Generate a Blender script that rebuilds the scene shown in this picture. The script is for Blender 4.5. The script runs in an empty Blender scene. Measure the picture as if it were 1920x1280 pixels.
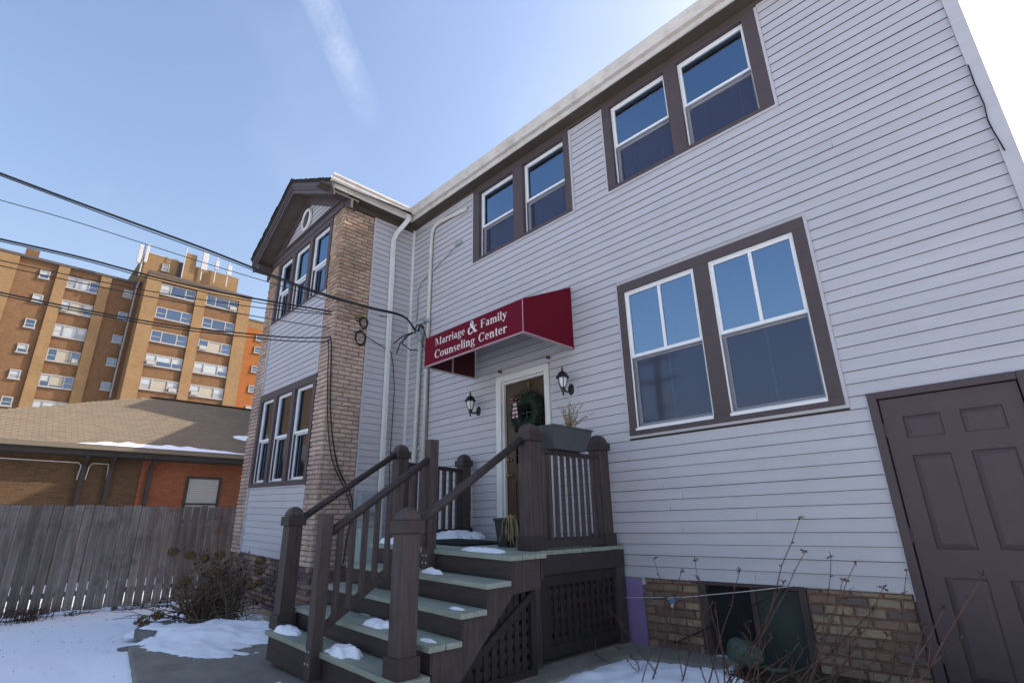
import bpy, bmesh, math, random
from mathutils import Vector, Matrix
R_ = math.radians
rnd = random.Random(7)
scene = bpy.context.scene
col = scene.collection

# ------------------------------------------------------------------ camera
CAM_H = 1.08
FPX = 983.68
yaw, pitch, roll = R_(-44.846), R_(19.155), R_(-1.143)
fw = Vector((math.sin(yaw)*math.cos(pitch), math.cos(yaw)*math.cos(pitch), math.sin(pitch)))
rt = fw.cross(Vector((0, 0, 1))).normalized()
up = rt.cross(fw)
rt, up = (rt*math.cos(roll)+up*math.sin(roll), up*math.cos(roll)-rt*math.sin(roll))
cd = bpy.data.cameras.new('camera')
cd.sensor_width = 36.0
cd.lens = FPX/1920*36.0
cd.clip_start = 0.05
cd.clip_end = 3000
cam = bpy.data.objects.new('camera', cd)
col.objects.link(cam)
m = Matrix((rt, up, -fw)).transposed().to_4x4()
m.translation = Vector((0, 0, CAM_H))
cam.matrix_world = m
scene.camera = cam
CAMP = Vector((0, 0, CAM_H))

def ray(x, y):
    return rt*((x-960)/FPX) - up*((y-640)/FPX) + fw
def atY(x, y, Y):
    d = ray(x, y); return CAMP + d*(Y/d.y)
def atX(x, y, X):
    d = ray(x, y); return CAMP + d*(X/d.x)
def depth(p):
    return (Vector(p)-CAMP).dot(fw)

# ------------------------------------------------------------------ sky and sun
SUN_H, SUN_E = R_(25), R_(31)
SUN_DIR = Vector((math.sin(SUN_H)*math.cos(SUN_E), math.cos(SUN_H)*math.cos(SUN_E), math.sin(SUN_E)))
w = bpy.data.worlds.new('World')
scene.world = w
w.use_nodes = True
nt = w.node_tree
nt.nodes.clear()
out = nt.nodes.new('ShaderNodeOutputWorld')
bg = nt.nodes.new('ShaderNodeBackground')
bg.inputs['Strength'].default_value = 0.15
sky = nt.nodes.new('ShaderNodeTexSky')
sky.sky_type = 'NISHITA'
sky.sun_disc = False
sky.sun_elevation = SUN_E
sky.sun_rotation = SUN_H
sky.altitude = 150
sky.air_density = 1.75
sky.dust_density = 4.2
sky.ozone_density = 2.4
def N(t, tree=None, **kw):
    n = (tree or nt).nodes.new(t)
    for k, v in kw.items(): setattr(n, k, v)
    return n
# an old, half dissolved contrail and thin cirrus in the upper sky
tc = N('ShaderNodeTexCoord')
c0, c1 = Vector((-0.6124, 0.2146, 0.7609)).normalized(), Vector((-0.6706, 0.3387, 0.6599)).normalized()
pn = c0.cross(c1).normalized()
al = (c1-c0).normalized()
def dotv(v):
    n = N('ShaderNodeVectorMath', operation='DOT_PRODUCT'); nt.links.new(tc.outputs['Generated'], n.inputs[0]); n.inputs[1].default_value = v
    return n.outputs['Value']
def mth(op, a, b=None, c=None, clamp=False):
    n = N('ShaderNodeMath', operation=op); n.use_clamp = clamp
    for i, v in enumerate((a, b, c)):
        if v is None: continue
        if isinstance(v, (int, float)): n.inputs[i].default_value = v
        else: nt.links.new(v, n.inputs[i])
    return n.outputs[0]
nz = N('ShaderNodeTexNoise'); nz.inputs['Scale'].default_value = 11; nz.inputs['Detail'].default_value = 9; nz.inputs['Roughness'].default_value = 0.72
nt.links.new(tc.outputs['Generated'], nz.inputs['Vector'])
nz2 = N('ShaderNodeTexNoise'); nz2.inputs['Scale'].default_value = 3.2; nz2.inputs['Detail'].default_value = 6
nt.links.new(tc.outputs['Generated'], nz2.inputs['Vector'])
dist = mth('ABSOLUTE', mth('ADD', dotv(pn), mth('MULTIPLY', mth('SUBTRACT', nz2.outputs[0], 0.5), 0.035)))
core = mth('SUBTRACT', 1.0, mth('DIVIDE', dist, 0.030), clamp=True)
alng = mth('SUBTRACT', dotv(al), c0.dot(al))
L_ = (c1-c0).length
fade = mth('SUBTRACT', 1.0, mth('DIVIDE', mth('SUBTRACT', alng, L_*0.35), L_*0.85), clamp=True)
front = mth('GREATER_THAN', dotv(c0), 0.6)
fade0 = mth('DIVIDE', mth('ADD', alng, 0.35), 0.3, clamp=True)
trail = mth('MULTIPLY', mth('MULTIPLY', mth('MULTIPLY', mth('POWER', core, 0.7), fade), mth('MULTIPLY', mth('SUBTRACT', nz.outputs[0], 0.27, clamp=True), 2.1, clamp=True)), mth('MULTIPLY', front, fade0))
cir = mth('MULTIPLY', mth('SUBTRACT', nz2.outputs[0], 0.5, clamp=True), 0.22, clamp=True)
cl = mth('ADD', mth('MULTIPLY', trail, 0.34), cir, clamp=True)
mixc = N('ShaderNodeMixRGB'); nt.links.new(cl, mixc.inputs['Fac'])
nt.links.new(sky.outputs[0], mixc.inputs['Color1']); mixc.inputs['Color2'].default_value = (6.4, 6.9, 6.5, 1)
tint = N('ShaderNodeMixRGB', blend_type='MULTIPLY'); tint.inputs[0].default_value = 1.0; tint.inputs[2].default_value = (1.01, 0.965, 1.08, 1)
nt.links.new(mixc.outputs[0], tint.inputs[1])
nt.links.new(tint.outputs[0], bg.inputs['Color'])
nt.links.new(bg.outputs[0], out.inputs['Surface'])

sl = bpy.data.lights.new('sun', 'SUN')
sl.energy = 3.4
sl.angle = R_(0.55)
sl.color = (1.0, 0.93, 0.82)
so = bpy.data.objects.new('sun', sl)
col.objects.link(so)
so.rotation_euler = (-SUN_DIR).to_track_quat('-Z', 'Y').to_euler()
so.location = (20, 30, 30)

scene.render.engine = 'CYCLES'
vs = scene.view_settings
vs.view_transform = 'Standard'
vs.look = 'None'
vs.exposure = 0.78
vs.gamma = 1.0
vs.use_curve_mapping = False
scene.cycles.use_denoising = True
scene.cycles.max_bounces = 8

# ------------------------------------------------------------------ materials
MATS = {}
def mat(name, base, rough=0.7, var=0.0, scale=6.0, bump=0.0, bscale=60.0, stretch=(1, 1, 1), spec=0.4, rand=0.0, metal=0.0,
        stain=None, stain_amt=0.0, stain_scale=2.5, coord='Object', hue_rand=0.0, isl=False):
    mt = bpy.data.materials.new(name); mt.use_nodes = True
    t = mt.node_tree; b = t.nodes['Principled BSDF']
    b.inputs['Roughness'].default_value = rough
    b.inputs['Metallic'].default_value = metal
    b.inputs['Specular IOR Level'].default_value = spec
    L = t.links.new
    tcn = t.nodes.new('ShaderNodeTexCoord'); mp = t.nodes.new('ShaderNodeMapping'); mp.inputs['Scale'].default_value = stretch
    geo = t.nodes.new('ShaderNodeNewGeometry')
    L(geo.outputs['Position'] if coord == 'World' else tcn.outputs[coord], mp.inputs['Vector'])
    colr = None
    rgb = t.nodes.new('ShaderNodeRGB'); rgb.outputs[0].default_value = (*base, 1); colr = rgb.outputs[0]
    def mixto(fac, c2, blend='MIX'):
        nonlocal colr
        n = t.nodes.new('ShaderNodeMixRGB'); n.blend_type = blend
        if isinstance(fac, (int, float)): n.inputs[0].default_value = fac
        else: L(fac, n.inputs[0])
        L(colr, n.inputs[1])
        if isinstance(c2, tuple): n.inputs[2].default_value = (*c2, 1)
        else: L(c2, n.inputs[2])
        colr = n.outputs[0]
    def ramp(src, lo, hi):
        n = t.nodes.new('ShaderNodeMapRange'); n.inputs['From Min'].default_value = lo; n.inputs['From Max'].default_value = hi
        L(src, n.inputs['Value']); return n.outputs[0]
    if var:
        n1 = t.nodes.new('ShaderNodeTexNoise'); n1.inputs['Scale'].default_value = scale; n1.inputs['Detail'].default_value = 7; n1.inputs['Roughness'].default_value = 0.65
        L(mp.outputs[0], n1.inputs['Vector'])
        f = ramp(n1.outputs[0], 0.3, 0.72)
        v = t.nodes.new('ShaderNodeMapRange'); v.inputs['To Min'].default_value = 1-var; v.inputs['To Max'].default_value = 1+var
        L(f, v.inputs['Value'])
        hs = t.nodes.new('ShaderNodeHueSaturation'); L(v.outputs[0], hs.inputs['Value']); L(colr, hs.inputs['Color']); colr = hs.outputs[0]
    if rand or hue_rand:
        oi = t.nodes.new('ShaderNodeObjectInfo')
        src = oi.outputs['Random']
        if isl:
            a = t.nodes.new('ShaderNodeMath'); a.operation = 'ADD'; L(src, a.inputs[0]); L(geo.outputs['Random Per Island'], a.inputs[1])
            fr = t.nodes.new('ShaderNodeMath'); fr.operation = 'FRACT'; L(a.outputs[0], fr.inputs[0]); src = fr.outputs[0]
        hs = t.nodes.new('ShaderNodeHueSaturation')
        v = t.nodes.new('ShaderNodeMapRange'); v.inputs['To Min'].default_value = 1-rand; v.inputs['To Max'].default_value = 1+rand
        L(src, v.inputs['Value']); L(v.outputs[0], hs.inputs['Value'])
        if hue_rand:
            mu = t.nodes.new('ShaderNodeMath'); mu.operation = 'MULTIPLY'; L(src, mu.inputs[0]); mu.inputs[1].default_value = 7.31
            fr = t.nodes.new('ShaderNodeMath'); fr.operation = 'FRACT'; L(mu.outputs[0], fr.inputs[0])
            v2 = t.nodes.new('ShaderNodeMapRange'); v2.inputs['To Min'].default_value = 0.5-hue_rand; v2.inputs['To Max'].default_value = 0.5+hue_rand
            L(fr.outputs[0], v2.inputs['Value']); L(v2.outputs[0], hs.inputs['Hue'])
        L(colr, hs.inputs['Color']); colr = hs.outputs[0]
    if stain:
        n2 = t.nodes.new('ShaderNodeTexNoise'); n2.inputs['Scale'].default_value = stain_scale; n2.inputs['Detail'].default_value = 8; n2.inputs['Roughness'].default_value = 0.7
        L(geo.outputs['Position'], n2.inputs['Vector'])
        f = ramp(n2.outputs[0], 0.48, 0.70)
        mm = t.nodes.new('ShaderNodeMath'); mm.operation = 'MULTIPLY'; mm.inputs[1].default_value = stain_amt; mm.use_clamp = True
        L(f, mm.inputs[0]); mixto(mm.outputs[0], stain)
    L(colr, b.inputs['Base Color'])
    if bump:
        n3 = t.nodes.new('ShaderNodeTexNoise'); n3.inputs['Scale'].default_value = bscale; n3.inputs['Detail'].default_value = 5
        L(mp.outputs[0], n3.inputs['Vector'])
        bp = t.nodes.new('ShaderNodeBump'); bp.inputs['Strength'].default_value = bump; bp.inputs['Distance'].default_value = 0.01
        L(n3.outputs[0], bp.inputs['Height']); L(bp.outputs[0], b.inputs['Normal'])
    MATS[name] = mt
    return mt

mat('siding', (0.505, 0.487, 0.508), 0.5, var=0.045, scale=1.5, bump=0.025, bscale=12, stretch=(0.6, 1, 9), spec=0.3, rand=0.02,
    stain=(0.40, 0.39, 0.36), stain_amt=0.30, stain_scale=2.3, coord='World')
mat('lap_shade', (0.055, 0.045, 0.040), 0.9)  # dark tone painted as shadow lines under the siding laps, also on board backs
mat('white_trim', (0.72, 0.71, 0.68), 0.5, var=0.05, scale=5, stain=(0.45, 0.42, 0.36), stain_amt=0.25, stain_scale=4)
mat('white_sash', (0.80, 0.80, 0.79), 0.4, var=0.03, scale=5)
mat('gutter', (0.62, 0.58, 0.52), 0.5, var=0.10, scale=3, stretch=(1, 1, 1), stain=(0.25, 0.21, 0.17), stain_amt=0.45, stain_scale=5)
mat('brown_trim', (0.080, 0.058, 0.060), 0.6, var=0.10, scale=8, bump=0.05, bscale=60)
mat('soffit', (0.085, 0.066, 0.05), 0.7, var=0.15, scale=4)
mat('stair_brown', (0.066, 0.048, 0.046), 0.6, var=0.38, scale=5, bump=0.5, bscale=22, stretch=(7, 7, 0.5), stain=(0.035, 0.028, 0.026), stain_amt=0.5, stain_scale=9)
mat('stair_brown_x', (0.044, 0.033, 0.032), 0.6, var=0.32, scale=5, bump=0.35, bscale=30, stretch=(0.6, 6, 6), stain=(0.035, 0.028, 0.026), stain_amt=0.5, stain_scale=9)
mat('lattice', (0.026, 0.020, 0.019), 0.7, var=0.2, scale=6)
mat('tread_green', (0.285, 0.315, 0.255), 0.6, var=0.22, scale=5, bump=0.15, bscale=35, stretch=(0.5, 6, 6), stain=(0.2, 0.21, 0.17), stain_amt=0.6, stain_scale=6, rand=0.06)
mat('interior', (0.012, 0.013, 0.016), 0.9)  # near-black colour paints the darkness of unlit rooms behind the panes
mat('curtain', (0.075, 0.08, 0.095), 0.9, var=0.35, scale=5, stretch=(7, 1, 0.3))
mat('sheer', (0.30, 0.30, 0.33), 0.9, var=0.2, scale=4, stretch=(8, 8, 0.3))
mat('blind', (0.62, 0.62, 0.60), 0.6, var=0.05)
mat('mortar_pier', (0.36, 0.27, 0.225), 0.95, var=0.25, scale=9, bump=0.4, bscale=90)
mat('mortar_base', (0.23, 0.135, 0.105), 0.95, var=0.25, scale=9, bump=0.4, bscale=90)
mat('brown_door', (0.072, 0.050, 0.055), 0.5, var=0.06, scale=10, bump=0.03)
mat('wood_door', (0.055, 0.028, 0.014), 0.4, var=0.25, scale=6, stretch=(8, 8, 0.6), bump=0.05)
mat('brass', (0.30, 0.22, 0.11), 0.35, metal=1.0)
mat('black_metal', (0.012, 0.012, 0.014), 0.45, spec=0.5)
mat('frosted', (0.75, 0.75, 0.74), 0.3)
mat('awning_red', (0.128, 0.0030, 0.0150), 0.7, var=0.07, scale=4, bump=0.55, bscale=3.5, spec=0.15)
mat('awning_inner_shade', (0.045, 0.004, 0.008), 0.8, var=0.1)  # darker maroon paints shade onto the inside of the awning
mat('awning_piping', (0.42, 0.25, 0.28), 0.6)
mat('aluminium', (0.55, 0.53, 0.5), 0.4, metal=0.6)
mat('lettering', (0.68, 0.60, 0.57), 0.7)
mat('conduit', (0.60, 0.57, 0.51), 0.55, var=0.08, scale=4, stain=(0.35, 0.33, 0.28), stain_amt=0.3)
mat('grey_box', (0.33, 0.36, 0.37), 0.5, var=0.1, scale=4)
mat('green_box', (0.42, 0.49, 0.43), 0.5, var=0.08, scale=4)
mat('cable', (0.010, 0.010, 0.011), 0.5)
mat('zinc', (0.095, 0.098, 0.105), 0.5, metal=0.4, var=0.12, scale=6)
mat('pot_black', (0.018, 0.019, 0.024), 0.5)
mat('soil', (0.045, 0.033, 0.025), 0.95, var=0.3, scale=20)
mat('mat_black', (0.010, 0.010, 0.010), 0.95, bump=0.6, bscale=120)
mat('dry_tan', (0.30, 0.20, 0.10), 0.9, var=0.3, scale=20, rand=0.2)
mat('dry_straw', (0.42, 0.33, 0.18), 0.9, var=0.25, scale=14)
mat('stem_red', (0.105, 0.058, 0.045), 0.8, var=0.35, scale=16, isl=True, rand=0.35)
mat('stem_brown', (0.15, 0.108, 0.072), 0.9, var=0.3, scale=14, isl=True, rand=0.45)
mat('hydrangea', (0.135, 0.080, 0.034), 0.95, var=0.4, scale=40, isl=True, rand=0.4)
mat('dead_leaf', (0.060, 0.038, 0.026), 0.95, var=0.4, scale=30, isl=True, rand=0.5)
mat('evergreen', (0.014, 0.028, 0.014), 0.8, var=0.3, scale=30, isl=True, rand=0.5)
mat('ribbon_red', (0.30, 0.03, 0.04), 0.6)
mat('ribbon_white', (0.65, 0.58, 0.56), 0.6)
mat('purple', (0.27, 0.19, 0.37), 0.7, var=0.12, scale=5, stain=(0.14, 0.09, 0.2), stain_amt=0.5, stain_scale=5)
mat('watering_green', (0.050, 0.078, 0.058), 0.45, var=0.1)
mat('hose_blue', (0.16, 0.26, 0.42), 0.5)
mat('string', (0.55, 0.53, 0.5), 0.8)
mat('fence_wood', (0.185, 0.163, 0.152), 0.9, var=0.5, scale=4, bump=0.6, bscale=24, stretch=(6, 6, 0.3), rand=0.36, stain=(0.07, 0.060, 0.056), stain_amt=0.7, stain_scale=3.5)
mat('concrete', (0.225, 0.205, 0.172), 0.9, var=0.18, scale=3, bump=0.25, bscale=110, stain=(0.12, 0.105, 0.085), stain_amt=0.7, stain_scale=2.6)
mat('stone', (0.16, 0.15, 0.14), 0.95, var=0.4, scale=7, bump=0.6, bscale=25)
mat('snow', (0.86, 0.88, 0.92), 0.6, var=0.02, scale=4, bump=0.30, bscale=14, spec=0.2)
mat('nb_shingle', (0.215, 0.165, 0.112), 0.95, var=0.16, scale=60, isl=True, rand=0.10)
mat('nb_gap', (0.06, 0.048, 0.036), 0.95)
mat('nb_brown', (0.042, 0.034, 0.030), 0.7, var=0.15)
mat('nb_gutter', (0.16, 0.13, 0.09), 0.6)
mat('roof_dark', (0.035, 0.032, 0.032), 0.95, var=0.3, scale=25, isl=True, rand=0.3)
mat('blind_far', (0.32, 0.35, 0.37), 0.6)
mat('blind_cream', (0.29, 0.265, 0.21), 0.7)
mat('far_frame', (0.30, 0.29, 0.275), 0.6)
mat('far_grey', (0.24, 0.25, 0.27), 0.6)
mat('antenna', (0.38, 0.38, 0.37), 0.5)
mat('antenna_pole', (0.35, 0.35, 0.36), 0.5)
mat('coping', (0.075, 0.060, 0.052), 0.8)
mat('pole_wood', (0.13, 0.10, 0.075), 0.95, var=0.25, scale=5, stretch=(6, 6, .5))

def brick_mat(name, c1, c2, mortar, scale, bump=0.0, face='X', rough=0.95, stain=None, stain_amt=0.0, bw=0.21, bh=0.068):
    mt = bpy.data.materials.new(name); mt.use_nodes = True
    t = mt.node_tree; b = t.nodes['Principled BSDF']; b.inputs['Roughness'].default_value = rough; b.inputs['Specular IOR Level'].default_value = 0.2
    L = t.links.new
    g = t.nodes.new('ShaderNodeNewGeometry'); sp = t.nodes.new('ShaderNodeSeparateXYZ'); L(g.outputs['Position'], sp.inputs[0])
    ad = t.nodes.new('ShaderNodeMath'); ad.operation = 'ADD'; L(sp.outputs['X'], ad.inputs[0]); L(sp.outputs['Y'], ad.inputs[1])
    cb = t.nodes.new('ShaderNodeCombineXYZ'); L(ad.outputs[0], cb.inputs['X']); L(sp.outputs['Z'], cb.inputs['Y'])
    br = t.nodes.new('ShaderNodeTexBrick'); L(cb.outputs[0], br.inputs['Vector'])
    br.inputs['Scale'].default_value = 1.0; br.inputs['Brick Width'].default_value = bw*scale; br.inputs['Row Height'].default_value = bh*scale
    br.inputs['Mortar Size'].default_value = 0.006*scale; br.inputs['Bias'].default_value = 0.0
    br.inputs['Color1'].default_value = (*c1, 1); br.inputs['Color2'].default_value = (*c2, 1); br.inputs['Mortar'].default_value = (*mortar, 1)
    n = t.nodes.new('ShaderNodeTexNoise'); n.inputs['Scale'].default_value = 0.8; n.inputs['Detail'].default_value = 8; L(g.outputs['Position'], n.inputs['Vector'])
    v = t.nodes.new('ShaderNodeMapRange'); v.inputs['To Min'].default_value = 0.8; v.inputs['To Max'].default_value = 1.2; L(n.outputs[0], v.inputs['Value'])
    hs = t.nodes.new('ShaderNodeHueSaturation'); L(br.outputs['Color'], hs.inputs['Color']); L(v.outputs[0], hs.inputs['Value'])
    L(hs.outputs[0], b.inputs['Base Color'])
    MATS[name] = mt
brick_mat('apt_tan', (0.232, 0.146, 0.070), (0.182, 0.110, 0.050), (0.215, 0.157, 0.096), 1.0)
brick_mat('apt_brown', (0.168, 0.088, 0.042), (0.112, 0.060, 0.031), (0.175, 0.115, 0.07), 1.0)
brick_mat('apt_orange', (0.28, 0.10, 0.028), (0.215, 0.072, 0.02), (0.26, 0.125, 0.055), 1.0)
brick_mat('nb_red', (0.27, 0.085, 0.036), (0.20, 0.06, 0.026), (0.24, 0.13, 0.085), 1.0)
brick_mat('nb_brownbrick', (0.115, 0.066, 0.034), (0.078, 0.045, 0.026), (0.13, 0.09, 0.055), 1.0)

def brickpiece_mat(name, cols, stain, worn):
    """single bricks: tint per piece, paint worn off in blotches; the paint is more mauve low down, ochre high up"""
    mt = bpy.data.materials.new(name); mt.use_nodes = True
    t = mt.node_tree; b = t.nodes['Principled BSDF']; b.inputs['Roughness'].default_value = 0.92; b.inputs['Specular IOR Level'].default_value = 0.15
    L = t.links.new
    oi = t.nodes.new('ShaderNodeObjectInfo'); g = t.nodes.new('ShaderNodeNewGeometry')
    a = t.nodes.new('ShaderNodeMath'); a.operation = 'ADD'; L(oi.outputs['Random'], a.inputs[0]); L(g.outputs['Random Per Island'], a.inputs[1])
    fr = t.nodes.new('ShaderNodeMath'); fr.operation = 'FRACT'; L(a.outputs[0], fr.inputs[0])
    cr = t.nodes.new('ShaderNodeValToRGB'); cr.color_ramp.interpolation = 'CONSTANT'
    while len(cr.color_ramp.elements) < len(cols): cr.color_ramp.elements.new(0.5)
    for i, c in enumerate(cols):
        cr.color_ramp.elements[i].position = i/len(cols); cr.color_ramp.elements[i].color = (*c, 1)
    L(fr.outputs[0], cr.inputs[0])
    n = t.nodes.new('ShaderNodeTexNoise'); n.inputs['Scale'].default_value = 1.6; n.inputs['Detail'].default_value = 9; n.inputs['Roughness'].default_value = 0.72; L(g.outputs['Position'], n.inputs['Vector'])
    mr = t.nodes.new('ShaderNodeMapRange'); mr.inputs['From Min'].default_value = 0.46; mr.inputs['From Max'].default_value = 0.64; L(n.outputs[0], mr.inputs['Value'])
    mm = t.nodes.new('ShaderNodeMath'); mm.operation = 'MULTIPLY'; mm.inputs[1].default_value = 0.62; L(mr.outputs[0], mm.inputs[0])
    mx = t.nodes.new('ShaderNodeMixRGB'); L(mm.outputs[0], mx.inputs[0]); L(cr.outputs[0], mx.inputs[1]); mx.inputs[2].default_value = (*stain, 1)
    n2 = t.nodes.new('ShaderNodeTexNoise'); n2.inputs['Scale'].default_value = 17; n2.inputs['Detail'].default_value = 7; n2.inputs['Roughness'].default_value = 0.75; L(g.outputs['Position'], n2.inputs['Vector'])
    mr2 = t.nodes.new('ShaderNodeMapRange'); mr2.inputs['From Min'].default_value = 0.50; mr2.inputs['From Max'].default_value = 0.66; L(n2.outputs[0], mr2.inputs['Value'])
    mm2 = t.nodes.new('ShaderNodeMath'); mm2.operation = 'MULTIPLY'; mm2.inputs[1].default_value = 0.75; L(mr2.outputs[0], mm2.inputs[0])
    mx2 = t.nodes.new('ShaderNodeMixRGB'); L(mm2.outputs[0], mx2.inputs[0]); L(mx.outputs[0], mx2.inputs[1]); mx2.inputs[2].default_value = (*worn, 1)
    L(mx2.outputs[0], b.inputs['Base Color'])
    bp = t.nodes.new('ShaderNodeBump'); bp.inputs['Strength'].default_value = 0.5; bp.inputs['Distance'].default_value = 0.008; L(n2.outputs[0], bp.inputs['Height']); L(bp.outputs[0], b.inputs['Normal'])
    MATS[name] = mt
brickpiece_mat('pier_high', [(0.50, 0.36, 0.25), (0.44, 0.31, 0.22), (0.52, 0.32, 0.22), (0.46, 0.35, 0.26), (0.36, 0.26, 0.19), (0.54, 0.40, 0.28)], (0.19, 0.14, 0.095), (0.27, 0.19, 0.135))
brickpiece_mat('pier_low', [(0.54, 0.41, 0.33), (0.49, 0.37, 0.30), (0.57, 0.43, 0.345), (0.47, 0.355, 0.295), (0.52, 0.40, 0.32)], (0.22, 0.16, 0.145), (0.31, 0.22, 0.185))
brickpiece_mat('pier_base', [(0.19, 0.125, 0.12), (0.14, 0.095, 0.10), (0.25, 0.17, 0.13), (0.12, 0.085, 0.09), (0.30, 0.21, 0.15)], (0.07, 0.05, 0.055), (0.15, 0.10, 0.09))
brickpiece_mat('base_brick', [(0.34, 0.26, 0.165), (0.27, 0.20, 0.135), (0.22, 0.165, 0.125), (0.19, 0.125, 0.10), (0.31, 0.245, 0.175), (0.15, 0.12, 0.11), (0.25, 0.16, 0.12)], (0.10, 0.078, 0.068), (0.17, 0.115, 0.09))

def glass_mat(name, ior, tint, rough=0.01, trans=0.75, wav=0.0, coat=(0.66, 0.80, 1.0)):
    mt = bpy.data.materials.new(name); mt.use_nodes = True
    t = mt.node_tree; t.nodes.clear(); L = t.links.new
    o = t.nodes.new('ShaderNodeOutputMaterial'); mx = t.nodes.new('ShaderNodeMixShader')
    fr = t.nodes.new('ShaderNodeFresnel'); fr.inputs['IOR'].default_value = ior
    tr = t.nodes.new('ShaderNodeBsdfTransparent'); tr.inputs[0].default_value = (trans*tint[0], trans*tint[1], trans*tint[2], 1)
    gl = t.nodes.new('ShaderNodeBsdfGlossy'); gl.inputs['Roughness'].default_value = rough; gl.inputs['Color'].default_value = (*coat, 1)
    if wav:
        n = t.nodes.new('ShaderNodeTexNoise'); n.inputs['Scale'].default_value = 1.6; n.inputs['Detail'].default_value = 1
        bp = t.nodes.new('ShaderNodeBump'); bp.inputs['Strength'].default_value = wav; bp.inputs['Distance'].default_value = 0.02
        g = t.nodes.new('ShaderNodeNewGeometry'); L(g.outputs['Position'], n.inputs['Vector']); L(n.outputs[0], bp.inputs['Height']); L(bp.outputs[0], gl.inputs['Normal'])
    L(fr.outputs[0], mx.inputs[0]); L(tr.outputs[0], mx.inputs[1]); L(gl.outputs[0], mx.inputs[2]); L(mx.outputs[0], o.inputs['Surface'])
    MATS[name] = mt
glass_mat('glass', 3.7, (0.8, 0.88, 1.0), 0.012, 0.6, 0.05, (0.55, 0.76, 1.0))
glass_mat('glass_lower', 2.9, (0.7, 0.75, 0.85), 0.05, 0.6, 0.05, (0.6, 0.76, 1.0))
glass_mat('glass_far', 2.6, (0.6, 0.7, 0.85), 0.03, 0.6, 0.02)
# woven insect screen: lets about half the light through
mt = bpy.data.materials.new('screen'); mt.use_nodes = True; t = mt.node_tree; t.nodes.clear()
o = t.nodes.new('ShaderNodeOutputMaterial'); mx = t.nodes.new('ShaderNodeMixShader'); mx.inputs[0].default_value = 0.48
tr = t.nodes.new('ShaderNodeBsdfTransparent'); df = t.nodes.new('ShaderNodeBsdfDiffuse'); df.inputs[0].default_value = (0.070, 0.074, 0.115, 1)
t.links.new(tr.outputs[0], mx.inputs[1]); t.links.new(df.outputs[0], mx.inputs[2]); t.links.new(mx.outputs[0], o.inputs['Surface']); MATS['screen'] = mt

# the ground: snow, with bare earth and dead grass where the eaves and the house keep it off
mt = bpy.data.materials.new('ground_snow'); mt.use_nodes = True; t = mt.node_tree; b = t.nodes['Principled BSDF']; L = t.links.new
b.inputs['Roughness'].default_value = 0.65; b.inputs['Specular IOR Level'].default_value = 0.2
g = t.nodes.new('ShaderNodeNewGeometry')
n = t.nodes.new('ShaderNodeTexNoise'); n.inputs['Scale'].default_value = 2.2; n.inputs['Detail'].default_value = 9; n.inputs['Roughness'].default_value = 0.7; L(g.outputs['Position'], n.inputs['Vector'])
at = t.nodes.new('ShaderNodeAttribute'); at.attribute_name = 'bare'
ad = t.nodes.new('ShaderNodeMath'); ad.operation = 'ADD'; L(at.outputs['Fac'], ad.inputs[0])
nm = t.nodes.new('ShaderNodeMapRange'); nm.inputs['To Min'].default_value = -0.45; nm.inputs['To Max'].default_value = 0.45; L(n.outputs[0], nm.inputs['Value']); L(nm.outputs[0], ad.inputs[1])
mr = t.nodes.new('ShaderNodeMapRange'); mr.inputs['From Min'].default_value = 0.44; mr.inputs['From Max'].default_value = 0.56; L(ad.outputs[0], mr.inputs['Value'])
n4 = t.nodes.new('ShaderNodeTexNoise'); n4.inputs['Scale'].default_value = 35; n4.inputs['Detail'].default_value = 6; L(g.outputs['Position'], n4.inputs['Vector'])
cr = t.nodes.new('ShaderNodeValToRGB'); cr.color_ramp.elements[0].color = (0.028, 0.022, 0.017, 1); cr.color_ramp.elements[1].color = (0.16, 0.12, 0.075, 1); cr.color_ramp.elements[0].position = 0.35; cr.color_ramp.elements[1].position = 0.75; L(n4.outputs[0], cr.inputs[0])
mx = t.nodes.new('ShaderNodeMixRGB'); L(mr.outputs[0], mx.inputs[0]); mx.inputs[1].default_value = (0.86, 0.88, 0.92, 1); L(cr.outputs[0], mx.inputs[2]); L(mx.outputs[0], b.inputs['Base Color'])
bp = t.nodes.new('ShaderNodeBump'); bp.inputs['Strength'].default_value = 0.35; bp.inputs['Distance'].default_value = 0.02
n5 = t.nodes.new('ShaderNodeTexNoise'); n5.inputs['Scale'].default_value = 16; n5.inputs['Detail'].default_value = 6; L(g.outputs['Position'], n5.inputs['Vector']); L(n5.outputs[0], bp.inputs['Height']); L(bp.outputs[0], b.inputs['Normal'])
MATS['ground_snow'] = mt

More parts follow.
